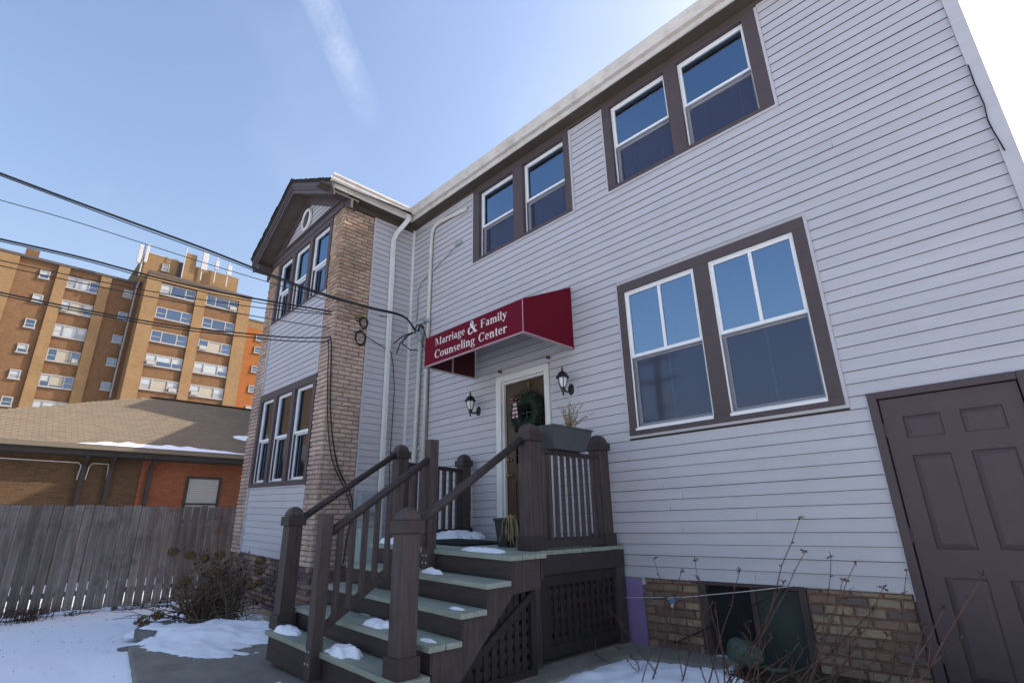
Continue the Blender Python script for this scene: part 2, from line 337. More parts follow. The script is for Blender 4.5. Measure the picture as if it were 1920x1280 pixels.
# ------------------------------------------------------------------ mesh helpers
class MB:
    def __init__(self, f=None):
        self.v = []; self.F = []; self.f = f
    def add(self, vs, fs):
        o = len(self.v)
        for p in vs:
            self.v.append(tuple(self.f(*p)) if self.f else tuple(p))
        for q in fs: self.F.append([i+o for i in q])
        return self
    def box(self, x0, x1, y0, y1, z0, z1):
        x0, x1 = min(x0, x1), max(x0, x1); y0, y1 = min(y0, y1), max(y0, y1); z0, z1 = min(z0, z1), max(z0, z1)
        return self.add([(x0, y0, z0), (x1, y0, z0), (x1, y1, z0), (x0, y1, z0), (x0, y0, z1), (x1, y0, z1), (x1, y1, z1), (x0, y1, z1)],
                        [(3, 2, 1, 0), (4, 5, 6, 7), (0, 1, 5, 4), (1, 2, 6, 5), (2, 3, 7, 6), (3, 0, 4, 7)])
    def hexa(self, lo, hi):
        """two quads (bottom loop, top loop) joined"""
        return self.add(list(lo)+list(hi), [(3, 2, 1, 0), (4, 5, 6, 7), (0, 1, 5, 4), (1, 2, 6, 5), (2, 3, 7, 6), (3, 0, 4, 7)])
    def beam(self, a, b, w, h, upv=(0, 0, 1)):
        a, b = Vector(a), Vector(b); d = (b-a).normalized(); s = d.cross(Vector(upv))
        if s.length < 1e-5: s = d.cross(Vector((1, 0, 0)))
        s.normalize(); u = s.cross(d)
        s *= w/2; u *= h/2
        lo = [a-s-u, a+s-u, a+s+u, a-s+u]; hi = [b-s-u, b+s-u, b+s+u, b-s+u]
        return self.hexa([tuple(p) for p in lo], [tuple(p) for p in hi])
    def tube(self, pts, r, n=6, cap=True):
        pts = [Vector(p) for p in pts]; rs = r if isinstance(r, (list, tuple)) else [r]*len(pts)
        vs = []; prev = None
        for i, p in enumerate(pts):
            d = (pts[min(i+1, len(pts)-1)]-pts[max(i-1, 0)])
            if d.length < 1e-9: d = Vector((0, 0, 1))
            d.normalize()
            if prev is None:
                ref = Vector((0, 0, 1)) if abs(d.z) < 0.9 else Vector((1, 0, 0))
                s = d.cross(ref).normalized()
            else:
                s = (prev-d*prev.dot(d))
                s = s.normalized() if s.length > 1e-6 else d.cross(Vector((0, 0, 1))).normalized()
            prev = s; u = d.cross(s)
            for k in range(n):
                a = 2*math.pi*k/n
                vs.append(tuple(p+s*math.cos(a)*rs[i]+u*math.sin(a)*rs[i]))
        fs = []
        for i in range(len(pts)-1):
            for k in range(n):
                fs.append((i*n+k, i*n+(k+1) % n, (i+1)*n+(k+1) % n, (i+1)*n+k))
        if cap:
            fs.append(tuple(range(n-1, -1, -1))); fs.append(tuple(range((len(pts)-1)*n, len(pts)*n)))
        return self.add(vs, fs)
    def lathe(self, prof, c=(0, 0, 0), n=16, sq=False):
        vs = []
        for (r, z) in prof:
            for k in range(n):
                a = 2*math.pi*k/n + (math.pi/4 if sq else 0)
                rr = r*(math.sqrt(2) if sq else 1)
                vs.append((c[0]+rr*math.cos(a), c[1]+rr*math.sin(a), c[2]+z))
        fs = []
        for i in range(len(prof)-1):
            for k in range(n): fs.append((i*n+k, i*n+(k+1) % n, (i+1)*n+(k+1) % n, (i+1)*n+k))
        fs.append(tuple(range(n-1, -1, -1))); fs.append(tuple(range((len(prof)-1)*n, len(prof)*n)))
        return self.add(vs, fs)
    def prism(self, poly, y0, y1):
        """polygon in (x,z) extruded along y"""
        n = len(poly)
        vs = [(x, y0, z) for x, z in poly]+[(x, y1, z) for x, z in poly]
        return self.add(vs, [tuple(range(n)), tuple(range(2*n-1, n-1, -1))]+[(i+n, (i+1) % n+n, (i+1) % n, i) for i in range(n)])
    def slab(self, poly, z0, z1):
        n = len(poly)
        vs = [(x, y, z0) for x, y in poly]+[(x, y, z1) for x, y in poly]
        return self.add(vs, [tuple(range(n-1, -1, -1)), tuple(range(n, 2*n))]+[(i, (i+1) % n, (i+1) % n+n, i+n) for i in range(n)])
    def build(self, name, m, parent=None, smooth=False, bevel=0.0, fix=True, label=None):
        me = bpy.data.meshes.new(name)
        me.from_pydata(self.v, [], self.F)
        if fix:
            bm = bmesh.new(); bm.from_mesh(me); bmesh.ops.recalc_face_normals(bm, faces=bm.faces); bm.to_mesh(me); bm.free()
        me.materials.append(MATS[m])
        ob = link(name, me, parent)
        if smooth:
            for p in me.polygons: p.use_smooth = True
        if bevel:
            md = ob.modifiers.new('bevel', 'BEVEL'); md.width = bevel; md.segments = 2; md.limit_method = 'ANGLE'; md.angle_limit = R_(40)
        if label: ob['label'] = label
        return ob

def wloc(o):
    p = Vector((0, 0, 0))
    while o: p += Vector(o.location); o = o.parent
    return p
def link(name, data, parent=None, loc=None):
    ob = bpy.data.objects.new(name, data)
    col.objects.link(ob)
    if parent: ob.parent = parent
    base = wloc(parent) if parent else Vector((0, 0, 0))
    ob.location = (Vector(loc) if loc is not None else Vector((0, 0, 0)))-base
    return ob
def tag(o, label=None, cat=None, group=None, kind=None):
    if label: o['label'] = label
    if cat: o['category'] = cat
    if group: o['group'] = group
    if kind: o['kind'] = kind
    return o
def thing(name, loc, label, cat, group=None):
    o = bpy.data.objects.new(name, None); o.empty_display_size = 0.1
    col.objects.link(o); o.location = loc
    return tag(o, label, cat, group)
def B(*a, f=None): return MB(f).box(*a)

# ------------------------------------------------------------------ ground
D = 4.84                       # the long wall of the house stands at y = D
def sstep(a, b, x):
    t_ = max(0.0, min(1.0, (x-a)/(b-a))); return t_*t_*(3-2*t_)
from mathutils import noise as mnoise
def ground_z(x, y):
    z = -0.03
    z -= 0.27*sstep(-6.0, -12.5, x)
    z -= 0.15*sstep(1.5, 0.9, y)*sstep(-7.3, -6.2, x)*sstep(-2.0, -4.0, x)       # the lawn lies lower than the walk
    z -= 0.07*sstep(3.2, 2.0, y)*sstep(-3.2, -2.5, x)
    z += 0.010*mnoise.noise(Vector((x*6, y*6, 5)))+0.006*mnoise.noise(Vector((x*14, y*14, 8)))
    z += 0.02*mnoise.noise(Vector((x*0.9, y*0.9, 0)))+0.012*mnoise.noise(Vector((x*2.7, y*2.7, 3)))
    return z
def axis(lo, hi, fine_lo, fine_hi, step):
    a = []
    x = fine_lo
    while x <= fine_hi: a.append(x); x += step
    s = step; x = fine_hi
    while x < hi: s *= 1.4; x = min(hi, x+s); a.append(x)
    s = step; x = fine_lo; pre = []
    while x > lo: s *= 1.4; x = max(lo, x-s); pre.append(x)
    return pre[::-1]+a
gx = axis(-600, 600, -13.5, 1, 0.055); gy = axis(-600, 600, 0, 5.0, 0.055)
vs_ = []; bare = []
for y in gy:
    for x in gx:
        vs_.append((x, y, ground_z(x, y)))
        k = 0.0
        if y > 3.2 and x > -2.6 and y < 6: k = max(k, min(1, (x+2.35)/0.5+0.3*(y-4.0)))         # under the bare shrubs
        if -13.4 < x < -12.3: k = max(k, 0.62*(1-abs(x+12.95)/0.5))
        if y > 2.5 and -10.9 < x < -7.2 and y < 4: k = max(k, 0.38)
        bare.append(max(0, min(1, k)))
fs_ = [(j*len(gx)+i, j*len(gx)+i+1, (j+1)*len(gx)+i+1, (j+1)*len(gx)+i) for j in range(len(gy)-1) for i in range(len(gx)-1)]
me = bpy.data.meshes.new('ground'); me.from_pydata(vs_, [], fs_); me.materials.append(MATS['ground_snow'])
a_ = me.attributes.new('bare', 'FLOAT', 'POINT'); a_.data.foreach_set('value', bare)
for p in me.polygons: p.use_smooth = True
tag(link('ground', me), 'snow covered ground of the yard', None, None, 'structure')
path = MB()
path.slab([(-6.95, 1.46), (-5.24, 1.20), (-2.6, 0.80), (-2.6, 2.3), (-2.92, 2.7), (-2.98, 4.30), (-2.2, 4.50), (-2.2, 4.80), (-5.8, 4.80), (-5.8, 2.5), (-6.6, 2.45)], -0.30, -0.004)
tag(path.build('path', 'concrete', None, bevel=0.02), 'grey concrete walk at the foot of the steps', None, None, 'structure')

def snow_mesh(name, cx, cy, rx, ry, h, z0, seed=0, step=0.04, rot=0.0, pw=0.55, parent=None, rough=0.35):
    """a drift that thins out to nothing at a ragged edge"""
    mb = MB(); nx, ny = int(2.6*rx/step)+2, int(2.6*ry/step)+2
    idx = {}; c, s = math.cos(rot), math.sin(rot)
    vals = {}
    for j in range(ny):
        for i in range(nx):
            u, v = (i/(nx-1)-0.5)*2.6, (j/(ny-1)-0.5)*2.6
            r2 = u*u+v*v
            nn = mnoise.noise(Vector((u*1.6+seed*7.1, v*1.6, seed)))*rough+mnoise.noise(Vector((u*4.3, v*4.3+seed, seed*3)))*rough*0.45+mnoise.noise(Vector((u*11, v*11+seed, seed*2)))*rough*0.2
            q = 1-r2+nn*1.3
            vals[i, j] = (u, v, q)
    for (i, j), (u, v, q) in vals.items():
        z = h*(max(0, q)**pw) if q > 0 else -0.02
        z *= 1+0.25*mnoise.noise(Vector((u*3, v*3, seed+9)))
        x, y = u*rx, v*ry
        zz = z0(cx+c*x-s*y, cy+s*x+c*y) if callable(z0) else z0
        if q > 0 and rx > 0.4:
            wx, wy = cx+c*x-s*y, cy+s*x+c*y
            z += min(1, q*4)*(0.014*mnoise.noise(Vector((wx*5, wy*7, seed)))+0.008*mnoise.noise(Vector((wx*13, wy*17, seed)))+0.004*mnoise.noise(Vector((wx*31, wy*37, seed))))
        idx[i, j] = len(mb.v); mb.v.append((cx+c*x-s*y, cy+s*x+c*y, zz+(z if q > 0 else -0.006)))
    for j in range(ny-1):
        for i in range(nx-1):
            ks = [(i, j), (i+1, j), (i+1, j+1), (i, j+1)]
            if max(vals[k][2] for k in ks) > 0: mb.F.append([idx[k] for k in ks])
    return mb.build(name, 'snow', parent, smooth=True, fix=False)

# ------------------------------------------------------------------ the house
house = thing('house', (-3.5, D, 0), 'pale vinyl sided two storey house with brick gabled wing and brown trim', 'house')
BH = 0.1016
ZB = 0.567                        # lower edge of the siding
ZT = 6.27
XL, XR = -7.32, 0.302             # inner corner, right corner trim
# wing gable frame: u along the face (0 at the corner, negative to the left), v inwards, z up; the old wing has settled a little
ga = R_(-2.187); GT = Vector((math.cos(ga), math.sin(ga), 0)); GN = Vector((-math.sin(ga), math.cos(ga), 0)); GP = Vector((XL, 3.43, 0)); GS = 0.0376
def G(u, v, z):
    p = GP+GT*u+GN*v; return (p.x, p.y, z-GS*u)
def MW(x, v, z): return (x, D+v, z)
def SW(u, v, z): return (XL-v, u, z)      # wing side wall: u = y, v inwards (-x)

def board_mesh():
    mb = MB(); prof = [(0, BH+0.036), (-0.0012, BH+0.036), (-0.0022, BH-0.0042), (-0.0054, BH*0.60), (-0.0063, BH*0.52), (-0.0100, 0.010), (-0.0109, 0.0015), (-0.0107, 0.0), (-0.0094, 0.0), (-0.0066, 0.030), (0, 0.030)]
    n_ = len(prof)
    mb.add([(x, y, z) for x in (0, 1) for y, z in prof], [tuple(range(n_)), tuple(range(2*n_-1, n_-1, -1))]+[(i+n_, (i+1) % n_+n_, (i+1) % n_, i) for i in range(n_)])
    me = bpy.data.meshes.new('siding_board'); me.from_pydata(mb.v, [], mb.F)
    bm = bmesh.new(); bm.from_mesh(me); bmesh.ops.recalc_face_normals(bm, faces=bm.faces); bm.to_mesh(me); bm.free()
    me.materials.append(MATS['siding']); me.materials.append(MATS['lap_shade'])
    for q in (1, 8, 9, 10): me.polygons[2+q].material_index = 1  # hem, lip and cavity faces carry the painted lap shadow
    return me
BOARD = board_mesh()
def place(me, name, parent, o, ux, uy, uz):
    ob = bpy.data.objects.new(name, me); col.objects.link(ob); ob.parent = parent
    M_ = Matrix((ux, uy, uz)).transposed().to_4x4(); M_.translation = Vector(o)-wloc(parent)
    ob.matrix_basis = M_
    return ob

# cores that carry the siding
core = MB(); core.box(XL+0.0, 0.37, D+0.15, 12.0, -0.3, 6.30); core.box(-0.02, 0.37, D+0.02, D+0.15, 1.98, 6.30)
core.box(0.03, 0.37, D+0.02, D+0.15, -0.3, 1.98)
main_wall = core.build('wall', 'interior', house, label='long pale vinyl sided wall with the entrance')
opens = [(-3.07, -1.02, 1.905, 3.69), (-5.64, -3.585, 4.925, 6.4), (-3.065, -1.025, 4.925, 6.4), (-5.125, -4.15, 0.5, 3.01), (-0.895, 0.05, -0.2, 1.985)]
k = 0; z = ZB
while z < ZT-0.02:
    ivs = [(XL+0.03, XR+0.01)]
    if z < 1.98-0.02: ivs = [(XL+0.03, -0.885)]
    for (a, b, c, d) in opens:
        ov = min(z+BH, d)-max(z, c)
        if ov > BH*0.5:
            nv = []
            for (p, q) in ivs:
                if b <= p or a >= q: nv.append((p, q)); continue
                if a > p: nv.append((p, a))
                if b < q: nv.append((b, q))
            ivs = nv
    for (p, q) in ivs:
        cuts = [p, q]
        if q-p > 1.6 and rnd.random() < 0.5: cuts = [p, rnd.uniform(p+0.8, q-0.8), q]
        for a, b in zip(cuts[:-1], cuts[1:]):
            h_ = min(BH, ZT-z)
            place(BOARD, 'siding_board', main_wall, (a+0.001, D+rnd.uniform(-0.0008, 0.0004), z+rnd.uniform(-0.0006, 0.0006)), Vector((b-a-0.003, rnd.uniform(-0.0008, 0.0008), rnd.uniform(-0.0010, 0.0010))), Vector((0, 1, 0)), Vector((0, rnd.uniform(-0.004, 0.004), 1)))
    z += BH
sheath = MB()
for (a, b, c, d) in [(XL, -5.63, 0.5, 6.3), (-5.63, -5.12, 0.5, 4.93), (-5.12, -4.155, 3.0, 4.93), (-4.155, -3.06, 0.5, 4.93), (-3.595, -3.06, 4.93, 6.3), (-3.06, -1.03, 0.56, 1.92), (-3.06, -1.03, 3.67, 4.93), (-1.03, -0.9, 0.56, 6.3), (-0.9, 0.31, 1.97, 6.3)]:
    sheath.box(a, b, D+0.001, D+0.15, c, d)
sheath.build('sheathing', 'siding', house)
# corner boards and J-channels
house_trim = MB(); house_trim.box(XR, 0.392, D-0.032, D+0.10, 0.5, 6.5)
house_trim.build('corner_board', 'siding', house)
MB().box(0.372, 0.395, D+0.101, 12.0, 0.5, 6.45).build('side_wall', 'siding', house)
jc = MB(); jc.box(XL, XL+0.035, D-0.027, D, ZB, ZT); jc.box(XL, XL+0.027, D-0.045, D-0.027, ZB, ZT); jc.build('corner_channel', 'white_trim', house)
def jchan(x0, x1, z0, z1, wd=0.026, sides='lrtb', f=MW, name='trim_channel'):
    m_ = MB(f); v0, v1 = -0.027, 0.01
    if 'l' in sides: m_.box(x0-wd, x0, v0, v1, z0-wd if 'b' in sides else z0, z1+(wd if 't' in sides else 0))
    if 'r' in sides: m_.box(x1, x1+wd, v0, v1, z0-wd if 'b' in sides else z0, z1+(wd if 't' in sides else 0))
    if 't' in sides: m_.box(x0, x1, v0, v1, z1, z1+wd)
    if 'b' in sides: m_.box(x0, x1, v0, v1, z0-wd, z0)
    return m_.build(name, 'siding', house)
jchan(-3.05, -1.04, 1.93, 3.665, sides='lrb'); jchan(-5.615, -3.61, 4.95, 6.24, sides='lrb'); jchan(-3.04, -1.05, 4.95, 6.24, sides='lrb')
jchan(-0.87, 0.4, 0.52, 1.97, sides='l')
MB().box(-3.585, -3.072, D-0.02, D, 6.215, 6.24).build('trim_channel', 'siding', house)
MB().box(XL+0.04, -5.645, D-0.02, D, 6.235, 6.262).build('trim_channel', 'siding', house)
MB().box(-1.02, XR, D-0.02, D, 6.235, 6.262).build('trim_channel', 'siding', house)

# soffit, frieze, fascia, gutter along the long wall and the wing side
sf = MB(); sf.box(-7.12, 0.6, 4.64, D+0.05, 6.312, 6.33); sf.box(XL, -7.12, 2.9, D+0.05, 6.312, 6.33)
sf.build('soffit', 'soffit', house)
MB().box(XL+0.025, XR, D-0.024, D, 6.265, 6.311).build('frieze', 'soffit', house)
MB().box(XL, XL+0.024, 3.45, D-0.025, 6.21, 6.311).build('frieze', 'soffit', house)
MB().box(-7.12, 0.6, 4.622, 4.638, 6.30, 6.50).build('fascia', 'gutter', house)
MB().box(-7.118, -7.102, 3.07, 4.62, 6.30, 6.50).build('fascia', 'gutter', house)
def gutter_prof(): return [(0, 0), (-0.055, 0), (-0.075, 0.03), (-0.078, 0.055), (-0.105, 0.09), (-0.108, 0.12), (-0.098, 0.12), (-0.096, 0.095), (-0.01, 0.02), (0, 0.12)]
gm = MB(); pr_ = gutter_prof(); n_ = len(pr_)
x_a = -7.10
loopA = [(x_a-y*1.0, 4.62+y, 6.375+zz) for y, zz in pr_]; loopB = [(0.62, 4.62+y, 6.375+zz) for y, zz in pr_]
gm.add(loopA+loopB, [(i, (i+1) % n_, (i+1) % n_+n_, i+n_) for i in range(n_)]+[tuple(range(2*n_-1, n_-1, -1))])
gm.build('gutter', 'gutter', house)
gm = MB(); loopC = [(-7.10-y, 3.04, 6.375+zz) for y, zz in pr_]
gm.add(loopA+loopC, [(i, (i+1) % n_, (i+1) % n_+n_, i+n_) for i in range(n_)]+[tuple(range(2*n_-1, n_-1, -1))])
gm.build('gutter', 'gutter', house)
# downspout
ds = MB(); pts = [(-7.06, 4.52, 6.38), (-7.06, 4.52, 6.28), (-7.10, 4.47, 6.18), (-7.22, 4.39, 6.02), (-7.265, 4.365, 5.90), (-7.265, 4.375, 4.9), (-7.265, 4.40, 3.0), (-7.265, 4.43, 0.35), (-7.20, 4.40, 0.22)]
for a, b in zip(pts[:-1], pts[1:]):
    ds.beam(a, Vector(b)+(Vector(b)-Vector(a)).normalized()*0.01, 0.075, 0.055, (1, 0, 0))
for zz in (5.1, 3.6, 2.1, 0.9): ds.box(-7.30, -7.228, 4.365+(5.9-zz)*0.0118-0.043, 4.365+(5.9-zz)*0.0118+0.043, zz, zz+0.025)
ds.build('downspout', 'white_trim', house, bevel=0.006)
# roofs of the main block
rf = MB(); ey, rz0 = 4.60, 6.52
rf.hexa([(-7.3, ey, rz0-0.03), (0.62, ey, rz0-0.03), (0.62, 8.42, rz0+1.95), (-7.3, 8.42, rz0+1.95)], [(-7.3, ey, rz0+0.01), (0.62, ey, rz0+0.01), (0.62, 8.42, rz0+2.0), (-7.3, 8.42, rz0+2.0)])
rf.hexa([(-7.3, 12.3, rz0-0.03), (0.62, 12.3, rz0-0.03), (0.62, 8.42, rz0+1.95), (-7.3, 8.42, rz0+1.95)], [(-7.3, 12.3, rz0+0.01), (0.62, 12.3, rz0+0.01), (0.62, 8.42, rz0+2.0), (-7.3, 8.42, rz0+2.0)])
rf.build('roof', 'roof_dark', house)
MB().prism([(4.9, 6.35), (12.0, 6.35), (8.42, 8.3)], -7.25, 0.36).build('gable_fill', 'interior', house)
bpy.data.objects['gable_fill'].data.transform(Matrix(((0, 1, 0, 0), (1, 0, 0, 0), (0, 0, 1, 0), (0, 0, 0, 1))))

# ---- windows
def window(f, cas, units, z0, z1, zm, rec, cm='brown_trim', top=None, mode='plain', bot=None, label=None, out_=0.036, muntin=False, jamb=0.10):
    """cas: outer casing (x0,x1,z0,z1); units: openings (x0,x1); rec: depth of the sash behind the casing face"""
    m_ = MB(f); X0, X1, Z0, Z1 = cas; v0, v1 = -out_, jamb
    m_.box(X0, X1, v0, v1, z1, Z1); m_.box(X0, X1, v0-(0.012 if bot else 0), v1, Z0, z0)
    xs = [X0]+[q for u in units for q in u]+[X1]
    for i in range(0, len(xs), 2): m_.box(xs[i], xs[i+1], v0, v1, z0, z1)
    win = m_.build('window', cm, house, label=label, bevel=0.004)
    for (a, b) in units:
        w_ = 0.040; s0 = rec-out_
        up_, lo_ = MB(f), MB(f)
        up_.box(a, b, s0, s0+0.035, z1-w_, z1); up_.box(a, b, s0, s0+0.035, zm-0.012, zm+0.032); up_.box(a, a+w_, s0, s0+0.035, zm+0.032, z1-w_); up_.box(b-w_, b, s0, s0+0.035, zm+0.032, z1-w_)
        us = up_.build('sash', 'white_sash', win, bevel=0.003)
        t0 = s0+0.036
        lo_.box(a, b, t0, t0+0.035, z0, z0+w_+0.012); lo_.box(a, b, t0, t0+0.035, zm-0.03, zm-0.002); lo_.box(a, a+w_, t0, t0+0.035, z0+w_+0.012, zm-0.03); lo_.box(b-w_, b, t0, t0+0.035, z0+w_+0.012, zm-0.03)
        lo_.build('sash', 'white_sash', win, bevel=0.003)
        tr_ = MB(f); tr_.box(a, a+0.016, s0-0.012, s0-0.001, z0, z1); tr_.box(b-0.016, b, s0-0.012, s0-0.001, z0, z1); tr_.box(a+0.016, b-0.016, s0-0.012, s0-0.001, z1-0.016, z1); tr_.box(a+0.016, b-0.016, s0-0.014, s0-0.001, z0, z0+0.016)
        tr_.build('screen_track', 'white_sash', win)
        MB(f).add([(a+w_, s0+0.018, zm+0.03), (b-w_, s0+0.018, zm+0.03), (b-w_, s0+0.018, z1-w_), (a+w_, s0+0.018, z1-w_)], [(0, 1, 2, 3)]).build('pane', 'glass', win, fix=False)
        MB(f).add([(a+w_, t0+0.018, z0+w_), (b-w_, t0+0.018, z0+w_), (b-w_, t0+0.018, zm-0.02), (a+w_, t0+0.018, zm-0.02)], [(0, 1, 2, 3)]).build('pane', 'glass_lower', win, fix=False)
        if mode != 'gable':
            MB(f).add([(a+0.017, s0-0.004, z0+0.018), (b-0.017, s0-0.004, z0+0.018), (b-0.017, s0-0.004, zm-0.004), (a+0.017, s0-0.004, zm-0.004)], [(0, 1, 2, 3)]).build('insect_screen', 'screen', win, fix=False)
        if mode == 'blind':
            hb = MB(f); hb.box(a+0.045, b-0.045, s0+0.020, s0+0.034, z1-0.105, z1-0.042)
            hb.build('blind', 'blind', win)
            for fx in (0.25, 0.75):
                MB(f).box(a+(b-a)*fx-0.0025, a+(b-a)*fx+0.0025, t0+0.055, t0+0.060, z0+0.2, z1-0.115).build('blind_cord', 'blind', win)
        if muntin:
            c_ = (a+b)/2
            MB(f).box(c_-0.016, c_+0.016, s0+0.004, s0+0.017, zm+0.033, z1-w_-0.001).build('muntin', 'white_sash', win)
            MB(f).box(c_-0.016, c_+0.016, t0+0.019, t0+0.034, z0+w_+0.013, zm-0.031).build('muntin', 'white_sash', win)
            MB(f).box(a+0.02, b-0.02, t0+0.062, t0+0.064, z0, z1).build('curtain', 'curtain', win)
        if mode == 'gable_curtain':
            MB(f).box(a+0.02, b-0.02, t0+0.055, t0+0.057, z0, z1).build('curtain', 'curtain', win)
    return win
window(MW, (-3.05, -1.04, 1.93, 3.665), [(-2.965, -2.12), (-1.96, -1.15)], 2.00, 3.555, 2.775, 0.030, muntin=True, bot=True, label='large double window above the basement window')
window(MW, (-5.615, -3.61, 4.95, 6.264), [(-5.47, -4.70), (-4.50, -3.71)], 4.995, 6.175, 5.54, 0.075, mode='blind', label='upper double window over the awning')
window(MW, (-3.04, -1.05, 4.95, 6.264), [(-2.925, -2.14), (-1.975, -1.19)], 4.995, 6.185, 5.565, 0.065, mode='blind', label='upper double window at the right')
sill = MB(MW); 
for a, b in ((-2.965, -2.12), (-1.96, -1.15)): sill.box(a, b, -0.05, 0.0, 1.975, 2.0)
sill.build('window_sill', 'white_sash', house)

# ---- wing: cores, siding and brick
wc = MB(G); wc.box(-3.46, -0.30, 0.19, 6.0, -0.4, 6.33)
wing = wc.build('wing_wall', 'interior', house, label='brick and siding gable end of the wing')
mo = MB(G); mo.box(-0.40, -0.018, 0.020, 0.189, -0.4, 6.17); mo.box(-3.48, -2.97, 0.020, 0.189, -0.4, 6.17); mo.box(-2.97, -0.40, 0.030, 0.189, -0.4, 0.62); mo.box(-3.485, -3.461, 0.19, 6.0, -0.4, 6.3)
mo.build('mortar', 'mortar_pier', house)
mo = MB(); mo.box(-7.52, XL-0.018, 3.62, 4.0, -0.4, 6.21); mo.box(-7.52, XL-0.05, 3.98, D, -0.4, 0.58); mo.build('mortar', 'mortar_pier', house)
def gboard(u0, u1, z0, h=BH, tri=None):
    mb = MB(G); prof = [(0.02, h+0.036), (0.0188, h+0.036), (0.0178, h-0.0042), (0.0146, h*0.60), (0.0137, h*0.52), (0.0100, 0.010), (0.0091, 0.0015), (0.0093, 0.0), (0.0106, 0.0), (0.0134, 0.030), (0.02, 0.030)]
    us = (u0, u1) if not tri else None
    n_ = len(prof)
    if tri:
        a0, a1, b0, b1 = tri     # bottom extents, top extents
        vs0 = [((a0+(b0-a0)*min(1, zz/h)), y, z0+zz) for y, zz in prof]; vs1 = [((a1+(b1-a1)*min(1, zz/h)), y, z0+zz) for y, zz in prof]
    else:
        vs0 = [(u0, y, z0+zz) for y, zz in prof]; vs1 = [(u1, y, z0+zz) for y, zz in prof]
    mb.add(vs0+vs1, [tuple(range(n_)), tuple(range(2*n_-1, n_-1, -1))]+[(i+n_, (i+1) % n_+n_, (i+1) % n_, i) for i in range(n_)])
    ob = mb.build('siding_board', 'siding', wing); ob.data.materials.append(MATS['lap_shade'])
    for q in (1, 8, 9, 10): ob.data.polygons[2+q].material_index = 1  # same painted shadow line under each gable lap
    return ob
z = 0.605
for i in range(10): gboard(-2.945, -0.43, z, 0.1045); z += 0.1045
z = 3.355
for i in range(14): gboard(-2.945, -0.43, z, 0.1016); z += 0.1018
uP, zP = -1.715, 7.02
z = 6.345
while z < 6.95:
    def ext(zz): hw = max(0.0, (zP-zz)/0.50); return uP-hw, uP+hw
    a0, a1 = ext(z); b0, b1 = ext(z+BH)
    gboard(0, 0, z, BH, (a0, a1, b0, b1)); z += BH
for (a, b) in ((0.605, 1.655), (3.35, 4.785)):
    MB(G).box(-2.97, -2.945, -0.012, 0.03, a, b).build('trim_channel', 'siding', house)
    MB(G).box(-0.43, -0.405, -0.012, 0.03, a, b).build('trim_channel', 'siding', house)
MB(G).box(-2.945, -0.43, -0.012, 0.02, 1.645, 1.668).build('trim_channel', 'siding', house)
MB(G).box(-2.945, -0.43, -0.012, 0.02, 4.758, 4.782).build('trim_channel', 'siding', house)
for (a, b) in ((0.6, 1.67), (3.345, 4.79)): MB(G).box(-2.95, -0.42, 0.021, 0.06, a, b).build('sheathing', 'siding', house)
pz = MB(); pz.box(XL+0.001, XL-0.05, 4.01, D, 0.57, 6.21); pz.build('sheathing', 'siding', house)
z = ZB
side_wall = house
sw_root = MB(); sw_root.box(XL-0.01, XL-0.20, 4.02, D+0.1, 0.5, 6.2); wing_side = sw_root.build('wing_side_wall', 'siding', house)
while z < 6.2:
    place(BOARD, 'siding_board', wing_side, (XL, 4.03, z), Vector((0, D-4.03-0.04, 0)), Vector((-1, 0, 0)), Vector((0, 0, min(1, (6.22-z)/BH))))
    z += BH
tr = MB(); tr.box(XL-0.01, XL+0.02, 4.0, 4.028, ZB, 6.21); tr.box(XL, XL+0.02, 4.03, D-0.04, 6.18, 6.209); tr.build('trim_channel', 'siding', house)

# gable windows
window(G, (-2.97, -0.40, 4.785, 6.165), [(-2.86, -2.20), (-2.07, -1.36), (-1.22, -0.50)], 4.83, 6.075, 5.43, 0.060, mode='gable', label='upper triple window of the wing', out_=0.02, jamb=0.16)
window(G, (-2.97, -0.40, 1.665, 3.35), [(-2.86, -2.20), (-2.07, -1.36), (-1.22, -0.50)], 1.745, 3.22, 2.48, 0.060, mode='gable', label='lower triple window of the wing', out_=0.02, jamb=0.16)
ld = MB(G)
for i_, (a, b) in enumerate(((-2.86, -2.20), (-2.07, -1.36), (-1.22, -0.50))):
    cu = MB(G)
    nf = 11
    for (zz0, zz1) in ((4.83, 6.07), (1.75, 3.22)):
        pts_ = []
        for q in range(nf+1):
            uu = a+(b-a)*q/nf; pts_.append((uu, 0.150+0.008*(q % 2)))
        for q in range(nf):
            (ua, va), (ub, vb) = pts_[q], pts_[q+1]
            cu.add([(ua, va, zz0), (ub, vb, zz0), (ub, vb, zz1), (ua, va, zz1)], [(0, 1, 2, 3)])
    cu.build('curtain', 'sheer', house)

# gable cornice and roof
cor = MB(G); cor.box(-3.52, 0.03, -0.03, 0.19, 6.17, 6.30); cor.build('frieze', 'brown_trim', house)
cor = MB(G); cor.box(-3.60, 0.10, -0.075, 0.19, 6.30, 6.345); cor.build('cornice', 'brown_trim', house, bevel=0.012)
RP, RL_, RR_ = (-1.72, 7.40), (-3.66, 6.37), (0.27, 6.42)
def chev(v0, v1, t0, t1, name, m_, parent=house, ends=0.0):
    for (e, sgn) in ((RL_, -1), (RR_, 1)):
        mb = MB(G)
        ex = e[0]; ez = e[1]
        mb.hexa([(ex, v0, ez-t1), (RP[0], v0, RP[1]-t1), (RP[0], v1, RP[1]-t1), (ex, v1, ez-t1)], [(ex, v0, ez-t0), (RP[0], v0, RP[1]-t0), (RP[0], v1, RP[1]-t0), (ex, v1, ez-t0)])
        mb.build(name, m_, parent)
chev(-0.375, 6.0, 0.0, 0.045, 'roof', 'roof_dark')
chev(-0.36, -0.335, 0.046, 0.135, 'rake_board', 'brown_trim')
